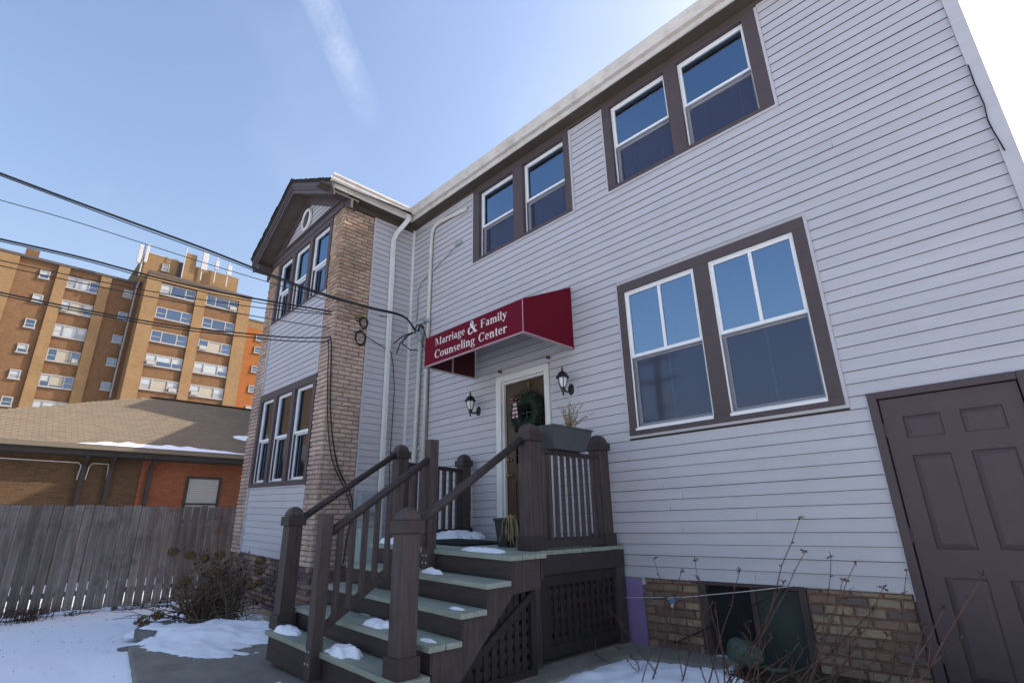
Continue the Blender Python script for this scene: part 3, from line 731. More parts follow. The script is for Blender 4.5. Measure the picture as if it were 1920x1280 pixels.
chev(-0.345, -0.31, 0.136, 0.185, 'rake_moulding', 'brown_trim')
chev(-0.325, -0.295, 0.186, 0.265, 'rake_board', 'brown_trim')
chev(-0.29, 0.10, 0.20, 0.225, 'soffit', 'soffit')
chev(-0.022, 0.02, 0.226, 0.38, 'rake_frieze', 'brown_trim')
MB(G).add([(-3.6, 0.03, 6.30), (0.15, 0.03, 6.30), (RP[0], 0.03, 7.2), (-3.6, 0.19, 6.30), (0.15, 0.19, 6.30), (RP[0], 0.19, 7.2)], [(0, 1, 2), (5, 4, 3), (0, 3, 4, 1), (1, 4, 5, 2), (2, 5, 3, 0)]).build('gable_sheathing', 'siding', house)
# ragged shingle butts along the rake
sh = MB(G)
for (e, sgn) in ((RL_, -1), (RR_, 1)):
    nsh = 15
    for q in range(nsh):
        a, b = q/nsh, (q+1)/nsh*1.0
        ua, ub = e[0]+(RP[0]-e[0])*a, e[0]+(RP[0]-e[0])*(b+0.02)
        za, zb = e[1]+(RP[1]-e[1])*a, e[1]+(RP[1]-e[1])*(b+0.02)
        vv = -0.40-rnd.uniform(0, 0.018)
        sh.hexa([(ua, vv, za+0.001), (ub, vv, zb-0.006), (ub, 0.3, zb-0.006), (ua, 0.3, za+0.001)], [(ua, vv, za+0.016), (ub, vv, zb+0.008), (ub, 0.3, zb+0.008), (ua, 0.3, za+0.016)])
tag(sh.build('shingle', 'roof_dark', house), kind='stuff')
# eave returns
er = MB(G); er.box(-0.02, 0.20, -0.30, -0.02, 6.255, 6.315); er.build('eave_return', 'brown_trim', house, bevel=0.02)
er = MB(G); er.box(-3.63, -3.35, -0.31, 0.0, 6.10, 6.22); er.build('eave_return', 'brown_trim', house, bevel=0.02)
# round louvred vent
vc_u, vc_z, vr = -1.70, 6.665, 0.235
vm = MB(G); n_ = 28
ring = []
for rr, vv in ((vr, 0.0), (vr, -0.03), (vr*0.90, -0.045), (vr*0.80, -0.04), (vr*0.78, 0.01)):
    ring.append([(vc_u+0.9*rr*math.cos(2*math.pi*q/n_), vv, vc_z+rr*math.sin(2*math.pi*q/n_)) for q in range(n_)])
vm.add([p for r_ in ring for p in r_], [(i*n_+q, i*n_+(q+1) % n_, (i+1)*n_+(q+1) % n_, (i+1)*n_+q) for i in range(len(ring)-1) for q in range(n_)])
vent = vm.build('gable_vent', 'white_trim', house, smooth=True)
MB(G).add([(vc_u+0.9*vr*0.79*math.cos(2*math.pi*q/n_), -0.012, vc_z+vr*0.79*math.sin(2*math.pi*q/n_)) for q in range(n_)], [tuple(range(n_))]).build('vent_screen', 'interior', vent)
for q in range(9):
    zz = vc_z-vr*0.70+q*vr*1.4/8; hw = 0.9*math.sqrt(max(0.0, (vr*0.78)**2-(zz-vc_z)**2))
    if hw > 0.03: MB(G).hexa([(vc_u-hw, -0.036, zz-0.010), (vc_u+hw, -0.036, zz-0.010), (vc_u+hw, -0.016, zz+0.008), (vc_u-hw, -0.016, zz+0.008)], [(vc_u-hw, -0.035, zz-0.006), (vc_u+hw, -0.035, zz-0.006), (vc_u+hw, -0.014, zz+0.012), (vc_u-hw, -0.014, zz+0.012)]).build('vent_louver', 'white_trim', vent)

# ---- bricks
def brick_mesh(i):
    r_ = random.Random(40+i); mb = MB(); L2, H2 = 0.5, 0.5
    def j(a): return a*(1+r_.uniform(-0.14, 0.0))
    fr_ = [(-j(L2-0.02), -0.03, -j(H2-0.06)), (j(L2-0.02), -0.03, -j(H2-0.06)), (j(L2-0.02), -0.03, j(H2-0.06)), (-j(L2-0.02), -0.03, j(H2-0.06))]
    fr_ = [(x, y+r_.uniform(-0.003, 0.003), z) for x, y, z in fr_]
    md = [(x*r_.uniform(0.95, 1.0), -0.020, z*r_.uniform(0.86, 1.02)) for x, z in ((-L2, -H2), (L2, -H2), (L2, H2), (-L2, H2))]
    bk = [(x, 0.0, z) for x, y, z in md]
    vs = fr_+md+bk
    fs = [(0, 1, 2, 3)]
    for o in (0, 4):
        for q in range(4): fs.append((o+q, o+4+q, o+4+(q+1) % 4, o+(q+1) % 4))
    return vs, fs
BR = [brick_mesh(i) for i in range(5)]
bricks = []        # (origin point on face, ux(len vec), out vec, uz(height vec), material)
def brick_face(f, u0, u1, z0, z1, matf, H_=0.0677, L_=0.205, skip=None, offs=0.0):
    row = 0; z_ = z0
    while z_ < z1-0.02:
        x = u0-(L_/2 if row % 2 else 0)-offs
        while x < u1-0.005:
            a, b = max(x, u0), min(x+L_, u1)
            zt = min(z_+H_, z1)
            if b-a > 0.03 and not (skip and skip((a+b)/2, (z_+zt)/2)):
                c_ = Vector(f((a+b)/2, 0.025, (z_+zt)/2+rnd.uniform(-0.002, 0.002)))
                ux = (Vector(f(b-0.005, 0.025, z_))-Vector(f(a+0.005, 0.025, z_)))
                ou = (Vector(f(a, 1.0, z_))-Vector(f(a, 0.0, z_)))*rnd.uniform(0.9, 1.25)
                bricks.append((c_, ux, ou, Vector((0, 0, zt-z_-0.0095)), matf((z_+zt)/2)))
            x += L_
        z_ += H_; row += 1
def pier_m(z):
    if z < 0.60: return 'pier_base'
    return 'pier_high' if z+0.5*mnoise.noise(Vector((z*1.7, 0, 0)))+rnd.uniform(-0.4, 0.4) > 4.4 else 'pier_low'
brick_face(G, -0.402, -0.0, -0.1, 6.17, pier_m)
brick_face(G, -3.49, -2.968, -0.1, 6.17, pier_m, offs=0.07)
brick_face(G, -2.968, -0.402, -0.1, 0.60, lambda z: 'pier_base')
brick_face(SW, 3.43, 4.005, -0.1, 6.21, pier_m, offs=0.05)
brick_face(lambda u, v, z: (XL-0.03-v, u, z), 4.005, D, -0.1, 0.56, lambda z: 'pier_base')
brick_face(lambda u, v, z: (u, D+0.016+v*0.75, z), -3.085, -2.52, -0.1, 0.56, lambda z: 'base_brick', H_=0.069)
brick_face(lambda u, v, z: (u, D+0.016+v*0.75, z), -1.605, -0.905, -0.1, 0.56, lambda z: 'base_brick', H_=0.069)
mo = MB(); mo.box(-6.0, -2.50, D+0.030, D+0.14, -0.4, 0.575); mo.box(-1.62, -0.895, D+0.030, D+0.14, -0.4, 0.575); mo.build('mortar', 'mortar_base', house)
def visible_score(bk):
    c_, ux, ou, uz, m_ = bk
    d = depth(c_)
    if d < 0.5: return 0
    rel = c_-CAMP; sx = 960+FPX*rel.dot(rt)/d; sy = 640-FPX*rel.dot(up)/d
    if not (0 < sx < 1920 and 0 < sy < 1280): return 0
    if 600 < sx < 1000 and sy > 990 and c_.x < XL+0.1: return 0
    nrm = -ou.normalized(); return ux.length*uz.length*max(0.02, abs(nrm.dot(-rel.normalized())))/d**2
bricks.sort(key=visible_score, reverse=True)
bmeshes = {}
def brick_data(i, m_):
    if (i, m_) not in bmeshes:
        me = bpy.data.meshes.new('brick'); me.from_pydata(BR[i][0], [], BR[i][1]); me.materials.append(MATS[m_]); bmeshes[i, m_] = me
    return bmeshes[i, m_]
rest = {}
for q, (c_, ux, ou, uz, m_) in enumerate(bricks):
    i = q % 5
    if q < 300:
        place(brick_data(i, m_), 'brick', house, c_, ux, ou, uz)
    else:
        mb = rest.setdefault(m_, MB())
        mb.add([tuple(c_+ux*x+ou*y+uz*z) for x, y, z in BR[i][0]], BR[i][1])
for m_, mb in rest.items():
    tag(mb.build('brickwork', m_, house, fix=False), kind='stuff')

# ---- basement opening, purple board
bw = MB(); bw.box(-2.515, -2.44, D-0.0, D+0.12, -0.3, 0.575); bw.box(-1.665, -1.612, D-0.0, D+0.12, -0.3, 0.575); bw.box(-2.44, -1.665, D+0.0, D+0.12, 0.535, 0.575); bw.box(-2.065, -2.02, D+0.03, D+0.10, -0.3, 0.535)
bwin = bw.build('basement_window', 'stair_brown', house, bevel=0.004)
mat('dark_green', (0.030, 0.042, 0.038), 0.6, var=0.2, scale=4)
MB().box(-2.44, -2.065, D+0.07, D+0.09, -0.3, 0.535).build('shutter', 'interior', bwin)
MB().box(-2.02, -1.665, D+0.05, D+0.08, -0.3, 0.535).build('shutter', 'dark_green', bwin)
MB().box(-3.335, -3.088, D-0.012, D+0.028, -0.25, 0.558).build('purple_board', 'purple', house, label='purple painted board at the foot of the wall')

# ---- six panel side door at the right
sd = MB(); sd.box(-0.895, -0.83, D-0.028, D+0.10, -0.25, 1.99); sd.box(-0.02, 0.05, D-0.028, D+0.10, -0.25, 1.99); sd.box(-0.83, -0.02, D-0.028, D+0.10, 1.935, 1.99)
sd.build('door_frame', 'brown_door', house, bevel=0.006)
lx0, lx1, lz0, lz1 = -0.822, -0.028, -0.14, 1.928
pcols = [(-0.70, -0.475), (-0.365, -0.135)]; prows = [(1.625, 1.785), (0.86, 1.50), (0.06, 0.68)]
dl = MB(); yf, yb = D-0.002, D+0.04
xs = [lx0, pcols[0][0], pcols[0][1], pcols[1][0], pcols[1][1], lx1]
for i in (0, 2, 4): dl.box(xs[i], xs[i+1], yf, yb, lz0, lz1)
zs = [lz0, prows[2][0], prows[2][1], prows[1][0], prows[1][1], prows[0][0], prows[0][1], lz1]
for (a, b) in pcols:
    for i in (0, 2, 4, 6): dl.box(a, b, yf, yb, zs[i], zs[i+1])
side_door = dl.build('side_door', 'brown_door', house, label='brown six panel door at the right edge')
for (a, b) in pcols:
    for (c_, d_) in prows:
        p = MB(); e = 0.035
        lo = [(a, yf+0.012, c_), (b, yf+0.012, c_), (b, yf+0.012, d_), (a, yf+0.012, d_)]; hi = [(a+e, yf+0.002, c_+e), (b-e, yf+0.002, c_+e), (b-e, yf+0.002, d_-e), (a+e, yf+0.002, d_-e)]
        p.add(lo+hi, [(4, 5, 6, 7), (0, 1, 5, 4), (1, 2, 6, 5), (2, 3, 7, 6), (3, 0, 4, 7)]); p.build('panel', 'brown_door', side_door)
for zz in (1.70, 0.95, 0.2): MB().box(-0.832, -0.818, yf-0.006, yf+0.01, zz-0.05, zz+0.05).build('hinge', 'brown_door', side_door)

# ---- front door
DZ = 0.895
fd = MB(); fd.box(-5.115, -5.02, D-0.035, D+0.10, DZ, 2.99); fd.box(-4.235, -4.16, D-0.035, D+0.10, DZ, 2.99); fd.box(-5.02, -4.235, D-0.035, D+0.10, 2.90, 2.99)
fd.box(-5.02, -4.99, D+0.0, D+0.10, DZ, 2.90); fd.box(-4.265, -4.235, D+0.0, D+0.10, DZ, 2.90); fd.box(-4.99, -4.265, D+0.0, D+0.10, 2.87, 2.90)
fd.build('door_frame', 'white_trim', house, bevel=0.008)
a, b, c_, d_ = -4.985, -4.27, DZ+0.02, 2.868
fl = MB(); yf, yb = D+0.035, D+0.075
gx0, gx1, gz0, gz1 = -4.83, -4.42, 1.78, 2.70
fl.box(a, gx0, yf, yb, c_, d_); fl.box(gx1, b, yf, yb, c_, d_); fl.box(gx0, gx1, yf, yb, gz1, d_); fl.box(gx0, gx1, yf, yb, 1.58, gz0); fl.box(gx0, gx1, yf, yb, c_, c_+0.17)
front_door = fl.build('front_door', 'wood_door', house, label='stained brown front door with a glass light', bevel=0.004)
MB().box(gx0, gx1, yf+0.012, yb-0.005, c_+0.17, 1.58).build('panel', 'wood_door', front_door)
fr = MB(); fr.box(gx0-0.02, gx0+0.02, yf-0.012, yf+0.012, gz0-0.02, gz1+0.02); fr.box(gx1-0.02, gx1+0.02, yf-0.012, yf+0.012, gz0-0.02, gz1+0.02); fr.box(gx0+0.02, gx1-0.02, yf-0.012, yf+0.012, gz0-0.02, gz0+0.02); fr.box(gx0+0.02, gx1-0.02, yf-0.012, yf+0.012, gz1-0.02, gz1+0.02)
fr.build('glazing_bead', 'wood_door', front_door, bevel=0.004)
MB().add([(gx0, yf+0.02, gz0), (gx1, yf+0.02, gz0), (gx1, yf+0.02, gz1), (gx0, yf+0.02, gz1)], [(0, 1, 2, 3)]).build('pane', 'glass', front_door, fix=False)
ca = MB()
for q in range(1, 4): ca.box(gx0+q*(gx1-gx0)/4-0.003, gx0+q*(gx1-gx0)/4+0.003, yf+0.014, yf+0.019, gz0+0.02, gz1-0.02)
for q in range(1, 7): ca.box(gx0+0.02, gx1-0.02, yf+0.0135, yf+0.0185, gz0+q*(gz1-gz0)/7-0.003, gz0+q*(gz1-gz0)/7+0.003)
ca.build('glazing_came', 'aluminium', front_door)
def knob(x, z, r, nm):
    mb = MB(); prof = [(r*1.15, 0), (r*1.15, 0.008), (r*0.45, 0.012), (r*0.45, 0.03), (r*0.9, 0.036), (r, 0.05), (r*0.8, 0.062), (0.002, 0.066)]
    mb.lathe(prof, n=14); mb.v = [(x+p[0], yf-p[2], z+p[1]) for p in mb.v]
    mb.build(nm, 'brass', front_door, smooth=True)
knob(-4.915, 1.665, 0.026, 'door_knob'); knob(-4.915, 1.86, 0.022, 'deadbolt')
MB().box(-5.02, -4.235, D-0.04, D+0.06, DZ-0.03, DZ+0.018).build('threshold', 'aluminium', house)

# ------------------------------------------------------------------ porch steps
porch = thing('porch', (-4.1, 3.2, 0), 'brown timber porch steps with green treads, newel posts and lattice skirt', 'porch')
def SH(x, y, z): return (x, y, z+0.034*(-3.05-x))
NOSE = [(2.05, 0.192), (2.27, 0.352), (2.525, 0.513), (2.756, 0.678), (3.0, 0.851)]
SX0, SX1 = -5.09, -3.05
for i, (ny, tz) in enumerate(NOSE[:4]):
    dpt = NOSE[i+1][0]-ny+0.02
    n_b = 2
    for q in range(n_b):
        y0 = ny+q*dpt/n_b; y1 = ny+(q+1)*dpt/n_b-0.004
        MB(SH).box(SX0+rnd.uniform(-.003, .003), SX1-(0.0 if i < 3 else 0.0)+rnd.uniform(-.004, .004), y0, y1, tz-0.036, tz+rnd.uniform(-.001, .001)).build('tread', 'tread_green', porch, bevel=0.005)
prev = -0.05
for i, (ny, tz) in enumerate(NOSE):
    lo = -0.03 if i == 0 else NOSE[i-1][1]+0.001
    MB(SH).box(SX0+0.015, SX1-0.025, ny+0.028, ny+0.048, lo, tz-0.037).build('riser', 'stair_brown_x', porch)
# deck boards
y = 3.0; i = 0
while y < 4.74:
    wide = y < 3.40
    y1 = min(y+0.134, 4.79)
    zz = 0.851+rnd.uniform(-.0015, .0015)
    x0, x1 = (SX0, SX1) if wide else (-5.70, -3.238+rnd.uniform(-.006, .006))
    MB(SH).box(x0, x1, y, y1, zz-0.036, zz).build('deck_board', 'tread_green', porch, bevel=0.004)
    y += 0.1405; i += 1
# stringers
def stringer(x0, x1):
    poly = [(2.085, -0.03)]
    for i, (ny, tz) in enumerate(NOSE):
        if i: poly.append((ny+0.05, NOSE[i-1][1]-0.038))
        poly.append((ny+0.05 if i else 2.085, tz-0.038))
    poly += [(3.37, 0.812), (3.37, 0.60), (3.06, 0.575), (2.42, -0.03)]
    mb = MB(SH); n_ = len(poly)
    mb.add([(x0, a, b) for a, b in poly]+[(x1, a, b) for a, b in poly], [tuple(range(n_)), tuple(range(2*n_-1, n_-1, -1))]+[(i+n_, (i+1) % n_+n_, (i+1) % n_, i) for i in range(n_)])
    mb.build('stringer', 'stair_brown', porch)
stringer(-3.125, -3.085); stringer(-5.07, -5.03)
# rim boards
MB(SH).box(-3.285, -3.245, 3.40, 4.80, 0.655, 0.812).build('rim_board', 'stair_brown_x', porch, bevel=0.004)
MB(SH).box(-5.70, -5.66, 3.40, 4.80, 0.655, 0.812).build('rim_board', 'stair_brown_x', porch, bevel=0.004)
MB(SH).box(-3.244, -3.09, 3.385, 3.42, 0.655, 0.812).build('rim_board', 'stair_brown_x', porch, bevel=0.004)
MB(SH).box(-5.66, -5.09, 3.385, 3.42, 0.655, 0.812).build('rim_board', 'stair_brown_x', porch, bevel=0.004)
for (px_, py_) in ((-3.315, 3.475), (-5.62, 3.475), (-5.62, 4.7), (-3.315, 4.72)):
    MB(SH).box(px_-0.068, px_+0.068, py_-0.068, py_+0.068, -0.05, 0.654).build('support_post', 'stair_brown', porch, bevel=0.006)
MB(SH).box(-5.6, -3.4, 4.0, 4.04, 0.60, 0.80).build('joist', 'lattice', porch)
# lattice skirts
def lattice_panel(f, u0, u1, z0, ztop, n_v, n_h, frame=True, fr_w=0.085):
    """ztop: function u -> upper edge"""
    p = MB(f)
    zt0, zt1 = ztop(u0), ztop(u1)
    p.box(u0, u1, 0.0, 0.02, z0, z0+fr_w)
    p.hexa([(u0, 0.0, zt0-fr_w), (u1, 0.0, zt1-fr_w), (u1, 0.02, zt1-fr_w), (u0, 0.02, zt0-fr_w)], [(u0, 0.0, zt0), (u1, 0.0, zt1), (u1, 0.02, zt1), (u0, 0.02, zt0)])
    p.box(u1-fr_w, u1, -0.002, 0.018, z0+fr_w, zt1-fr_w)
    if zt0-z0 > 0.3: p.box(u0, u0+fr_w, -0.002, 0.018, z0+fr_w, zt0-fr_w)
    root = p.build('lattice_panel', 'lattice', porch)
    for q in range(n_v):
        u = u0+(q+0.5)*(u1-u0)/n_v; hw = 0.024
        zt = ztop(u)-0.02
        if zt-z0 > 0.12:
            MB(f).box(u-hw, u+hw, 0.021, 0.028, z0+0.02, zt).build('lattice_slat', 'lattice', root)
    for q in range(n_h):
        zz = z0+0.06+(q+0.5)*(max(zt0, zt1)-z0-0.06)/n_h
        us = u0
        while us < u1-0.05 and ztop(us) < zz+0.04: us += 0.02
        if u1-us > 0.1: MB(f).box(us, u1-0.02, 0.029, 0.036, zz-0.024, zz+0.024).build('lattice_slat', 'lattice', root)
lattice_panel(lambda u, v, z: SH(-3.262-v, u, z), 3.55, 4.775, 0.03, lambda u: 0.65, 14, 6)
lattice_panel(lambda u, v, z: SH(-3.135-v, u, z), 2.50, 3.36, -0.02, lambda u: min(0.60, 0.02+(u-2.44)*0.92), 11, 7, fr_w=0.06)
# posts
def dome(hw, z, hgt):
    return [(hw, z)]+[(hw*math.cos(R_(a)), z+hgt*math.sin(R_(a))) for a in range(10, 90, 10)]+[(0.004, z+hgt)]
def newel(x, y, z0, z1, hw=0.066, base=True, cap=True, thick=False, parent=porch):
    dz = 0.034*(-3.05-x)
    z0 += dz; z1 += dz
    mb = MB(); top = z1-0.165 if cap else z1
    mb.box(x-hw, x+hw, y-hw, y+hw, z0, top)
    p = mb.build('newel_post', 'stair_brown', parent, bevel=0.006)
    if base: MB().box(x-hw-0.018, x+hw+0.018, y-hw-0.018, y+hw+0.018, z0, z0+0.115).build('post_skirt', 'stair_brown_x', p, bevel=0.004)
    if cap:
        MB().box(x-hw-0.019, x+hw+0.019, y-hw-0.019, y+hw+0.019, top+0.0, top+0.082).build('post_collar', 'stair_brown_x', p, bevel=0.004)
        MB().lathe(dome(hw, top+0.082, 0.086), (x, y, 0), 4, True).build('post_cap', 'stair_brown', p, bevel=0.006)
    return p
newel(-3.165, 2.145, 0.192, 1.195)
newel(-5.085, 2.19, 0.192, 1.20)
newel(-3.345, 3.56, 0.851, 1.95, hw=0.074)
newel(-3.345, 4.62, 0.851, 1.945, hw=0.074)
newel(-5.44, 3.55, 0.851, 1.92, hw=0.070)
newel(-5.60, 4.66, 0.851, 1.90, hw=0.070)
newel(-4.12, 2.030, 0.02, 1.14, hw=0.046, base=False, cap=False)
newel(-4.045, 2.978, 0.70, 1.805, hw=0.046, base=False, cap=False)
bl = MB()
for (x, y, z) in ((-4.145, 1.982, 0.20), (-4.10, 1.982, 0.20), (-4.145, 1.982, 0.12), (-4.10, 1.982, 0.12), (-4.07, 2.93, 0.80), (-4.02, 2.93, 0.80), (-4.07, 2.93, 0.74), (-4.02, 2.93, 0.74)):
    bl.lathe([(0.008, 0), (0.008, 0.004), (0.004, 0.006)], (0, 0, 0), 8); k0 = len(bl.v)-24
    for q in range(k0, len(bl.v)): p = bl.v[q]; bl.v[q] = (x+p[0], y-p[2], z+p[1]+0.036)
bl.build('bolt', 'aluminium', porch)
def rail(a, b, r=0.033, nm='handrail', n=10):
    MB().tube([a, b], r, n).build(nm, 'stair_brown_x', porch, smooth=True)
sh_ = lambda x: 0.034*(-3.05-x)
HR = [((-3.175, 2.20, 1.075), (-3.375, 3.50, 1.815)), ((-5.085, 2.245, 1.085+sh_(-5.085)), (-5.44, 3.485, 1.805+sh_(-5.44))), ((-4.115, 2.07, 1.005+sh_(-4.1)), (-4.045, 2.94, 1.62+sh_(-4.05)))]
for a, b in HR: rail(a, b)
a, b = (-4.115, 2.075, 0.335+sh_(-4.1)), (-4.045, 2.94, 0.95+sh_(-4.05))
mb = MB(); mb.beam(a, b, 0.036, 0.06); mb.build('bottom_rail', 'stair_brown_x', porch)
top_a, top_b = HR[2]
for q in range(8):
    t_ = (q+0.8)/8.4
    p0 = Vector(a).lerp(Vector(b), t_); p1 = Vector(top_a).lerp(Vector(top_b), t_)
    MB().box(p0.x-0.019, p0.x+0.019, p0.y-0.019, p0.y+0.019, p0.z-0.01, p1.z).build('baluster', 'stair_brown', porch, bevel=0.003)
# right guard
MB(SH).box(-3.40, -3.285, 3.63, 4.55, 1.690, 1.726).build('top_rail', 'stair_brown_x', porch, bevel=0.005)
MB(SH).box(-3.375, -3.31, 3.63, 4.55, 0.905, 0.945).build('bottom_rail', 'stair_brown_x', porch, bevel=0.004)
MB(SH).box(-3.300, -3.262, 3.63, 4.55, 0.868, 0.935).build('bottom_rail', 'stair_brown_x', porch, bevel=0.004)
for q in range(10):
    yy = 3.675+q*0.0925
    MB(SH).box(-3.300, -3.282, yy-0.023+rnd.uniform(-.004, .004), yy+0.023+rnd.uniform(-.003, .003), 0.93, 1.689).build('baluster', 'stair_brown', porch, bevel=0.003)
# left guard
mb = MB(); mb.beam((-5.455, 3.6, 1.70+sh_(-5.45)), (-5.60, 4.60, 1.68+sh_(-5.6)), 0.10, 0.04); mb.build('top_rail', 'stair_brown_x', porch, bevel=0.005)
mb = MB(); mb.beam((-5.455, 3.6, 0.93+sh_(-5.45)), (-5.60, 4.60, 0.93+sh_(-5.6)), 0.07, 0.04); mb.build('bottom_rail', 'stair_brown_x', porch, bevel=0.005)
for q in range(8):
    t_ = (q+0.7)/8.2; x = -5.455-0.145*t_; y = 3.6+t_
    MB().box(x-0.021, x+0.021, y-0.021, y+0.021, 0.95+sh_(x), 1.69+sh_(x)).build('baluster', 'stair_brown', porch, bevel=0.003)

# ------------------------------------------------------------------ awning
AX0, AX1, AYF, AYB, AZ0, AZF, AZB = -5.575, -3.735, 3.935, 4.822, 3.068, 3.468, 3.885
awn = thing('awning', (-4.65, D, AZ0), 'maroon fabric awning with white lettering above the front door', 'awning')
t_ = 0.006
af = MB(); af.box(AX0, AX1, AYF, AYF+t_, AZ0, AZF); af.build('front_panel', 'awning_red', awn)
MB().box(AX0+t_+0.001, AX1-t_-0.001, AYF+t_+0.001, AYF+t_+0.003, AZ0+0.004, AZF-0.006).build('shade_sheet', 'awning_inner_shade', awn)  # dark sheets added inside the fabric to give the shaded underside
def side_panel(x0, x1, m_):
    mb = MB(); poly = [(AYF+t_, AZ0), (AYF+t_, AZF), (AYB, AZB), (AYB, AZ0)]
    mb.add([(x0, a, b) for a, b in poly]+[(x1, a, b) for a, b in poly], [(0, 1, 2, 3), (7, 6, 5, 4)]+[(i+4, (i+1) % 4+4, (i+1) % 4, i) for i in range(4)])
    return mb.build('side_panel', m_, awn)
side_panel(AX1-t_, AX1, 'awning_red'); side_panel(AX0, AX0+t_, 'awning_red')
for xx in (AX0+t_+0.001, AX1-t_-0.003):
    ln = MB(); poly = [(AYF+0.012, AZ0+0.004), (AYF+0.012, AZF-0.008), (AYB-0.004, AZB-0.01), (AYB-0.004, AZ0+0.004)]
    ln.add([(xx, a, b) for a, b in poly]+[(xx+0.002, a, b) for a, b in poly], [(0, 1, 2, 3), (7, 6, 5, 4)]+[(i+4, (i+1) % 4+4, (i+1) % 4, i) for i in range(4)]); ln.build('shade_sheet', 'awning_inner_shade', awn)
MB().hexa([(AX0+.01, AYF+.01, AZF-0.010), (AX1-.01, AYF+.01, AZF-0.010), (AX1-.01, AYB, AZB-0.012), (AX0+.01, AYB, AZB-0.012)], [(AX0+.01, AYF+.01, AZF-0.006), (AX1-.01, AYF+.01, AZF-0.006), (AX1-.01, AYB, AZB-0.008), (AX0+.01, AYB, AZB-0.008)]).build('shade_sheet', 'awning_inner_shade', awn)
MB().hexa([(AX0, AYF, AZF+0.001), (AX1, AYF, AZF+0.001), (AX1, AYB, AZB+0.001), (AX0, AYB, AZB+0.001)], [(AX0, AYF, AZF+0.007), (AX1, AYF, AZF+0.007), (AX1, AYB, AZB+0.007), (AX0, AYB, AZB+0.007)]).build('top_panel', 'awning_red', awn)
fr = MB(); r_ = 0.010
for a, b in (((AX0+.02, AYF+.02, AZ0+.012), (AX1-.02, AYF+.02, AZ0+.012)), ((AX0+.02, AYF+.02, AZF-.015), (AX1-.02, AYF+.02, AZF-.015)), ((AX0+.02, AYF+.02, AZ0), (AX0+.02, AYB, AZ0+.0)), ((AX1-.02, AYF+.02, AZ0), (AX1-.02, AYB, AZ0)),
             ((AX0+.02, AYB-.02, AZ0+.012), (AX1-.02, AYB-.02, AZ0+.012)), ((AX0+.02, AYF+.02, AZ0), (AX0+.02, AYF+.02, AZF-.01)), ((AX1-.02, AYF+.02, AZ0), (AX1-.02, AYF+.02, AZF-.01)), ((AX0+.02, 4.40, AZ0), (AX0+.02, 4.40, 3.65)), ((AX0+.02, AYF+.02, AZF-.02), (AX0+.02, AYB, AZB-.02)), ((AX1-.02, AYF+.02, AZF-.02), (AX1-.02, AYB, AZB-.02))):
    fr.beam(a, b, 0.02, 0.02)
fr.build('frame', 'aluminium', awn)
pp = MB(); pp.beam((AX0, AYF-.003, AZ0+.004), (AX1, AYF-.003, AZ0+.004), 0.012, 0.016); pp.beam((AX1+.003, AYF, AZ0+.004), (AX1+.003, AYB, AZ0+.004), 0.012, 0.016); pp.beam((AX0-.003, AYF, AZ0+.004), (AX0-.003, AYB, AZ0+.004), 0.012, 0.016)
pp.build('piping', 'awning_piping', awn)
pp = MB(); pp.beam((AX1-.001, AYF-.001, AZ0), (AX1-.001, AYF-.001, AZF), 0.008, 0.008); pp.build('piping', 'awning_piping', awn)
for fx in (0.30, 0.78):
    x = AX0+(AX1-AX0)*fx; MB().box(x-0.012, x+0.012, AYB-0.05, AYB+0.015, AZ0-0.03, AZ0+0.0).build('bracket', 'soffit', awn)

# serif lettering, drawn glyph by glyph (em units: cap height .68, x-height .46)
class GL:
    def __init__(s): s.q = []
    def poly(s, *p): s.q.append(p)
    def r(s, x0, x1, y0, y1): s.poly((x0, y0), (x1, y0), (x1, y1), (x0, y1))
    def stem(s, x, y0, y1, w=0.125, foot=True, head=0):
        s.r(x, x+w, y0, y1)
        if foot: s.r(x-0.055, x+w+0.055, y0, y0+0.034)
        if head == 1: s.poly((x-0.06, y1-0.03), (x, y1-0.06), (x, y1), (x-0.06, y1-0.005))
        if head == 2: s.r(x-0.055, x+w+0.055, y1-0.034, y1)
    def ring(s, cx, cy, rx, ry, tx, ty, a0=0, a1=360, n=22):
        for i in range(n):
            a, b = R_(a0+(a1-a0)*i/n), R_(a0+(a1-a0)*(i+1)/n)
            s.poly((cx+rx*math.cos(a), cy+ry*math.sin(a)), (cx+rx*math.cos(b), cy+ry*math.sin(b)), (cx+(rx-tx)*math.cos(b), cy+(ry-ty)*math.sin(b)), (cx+(rx-tx)*math.cos(a), cy+(ry-ty)*math.sin(a)))
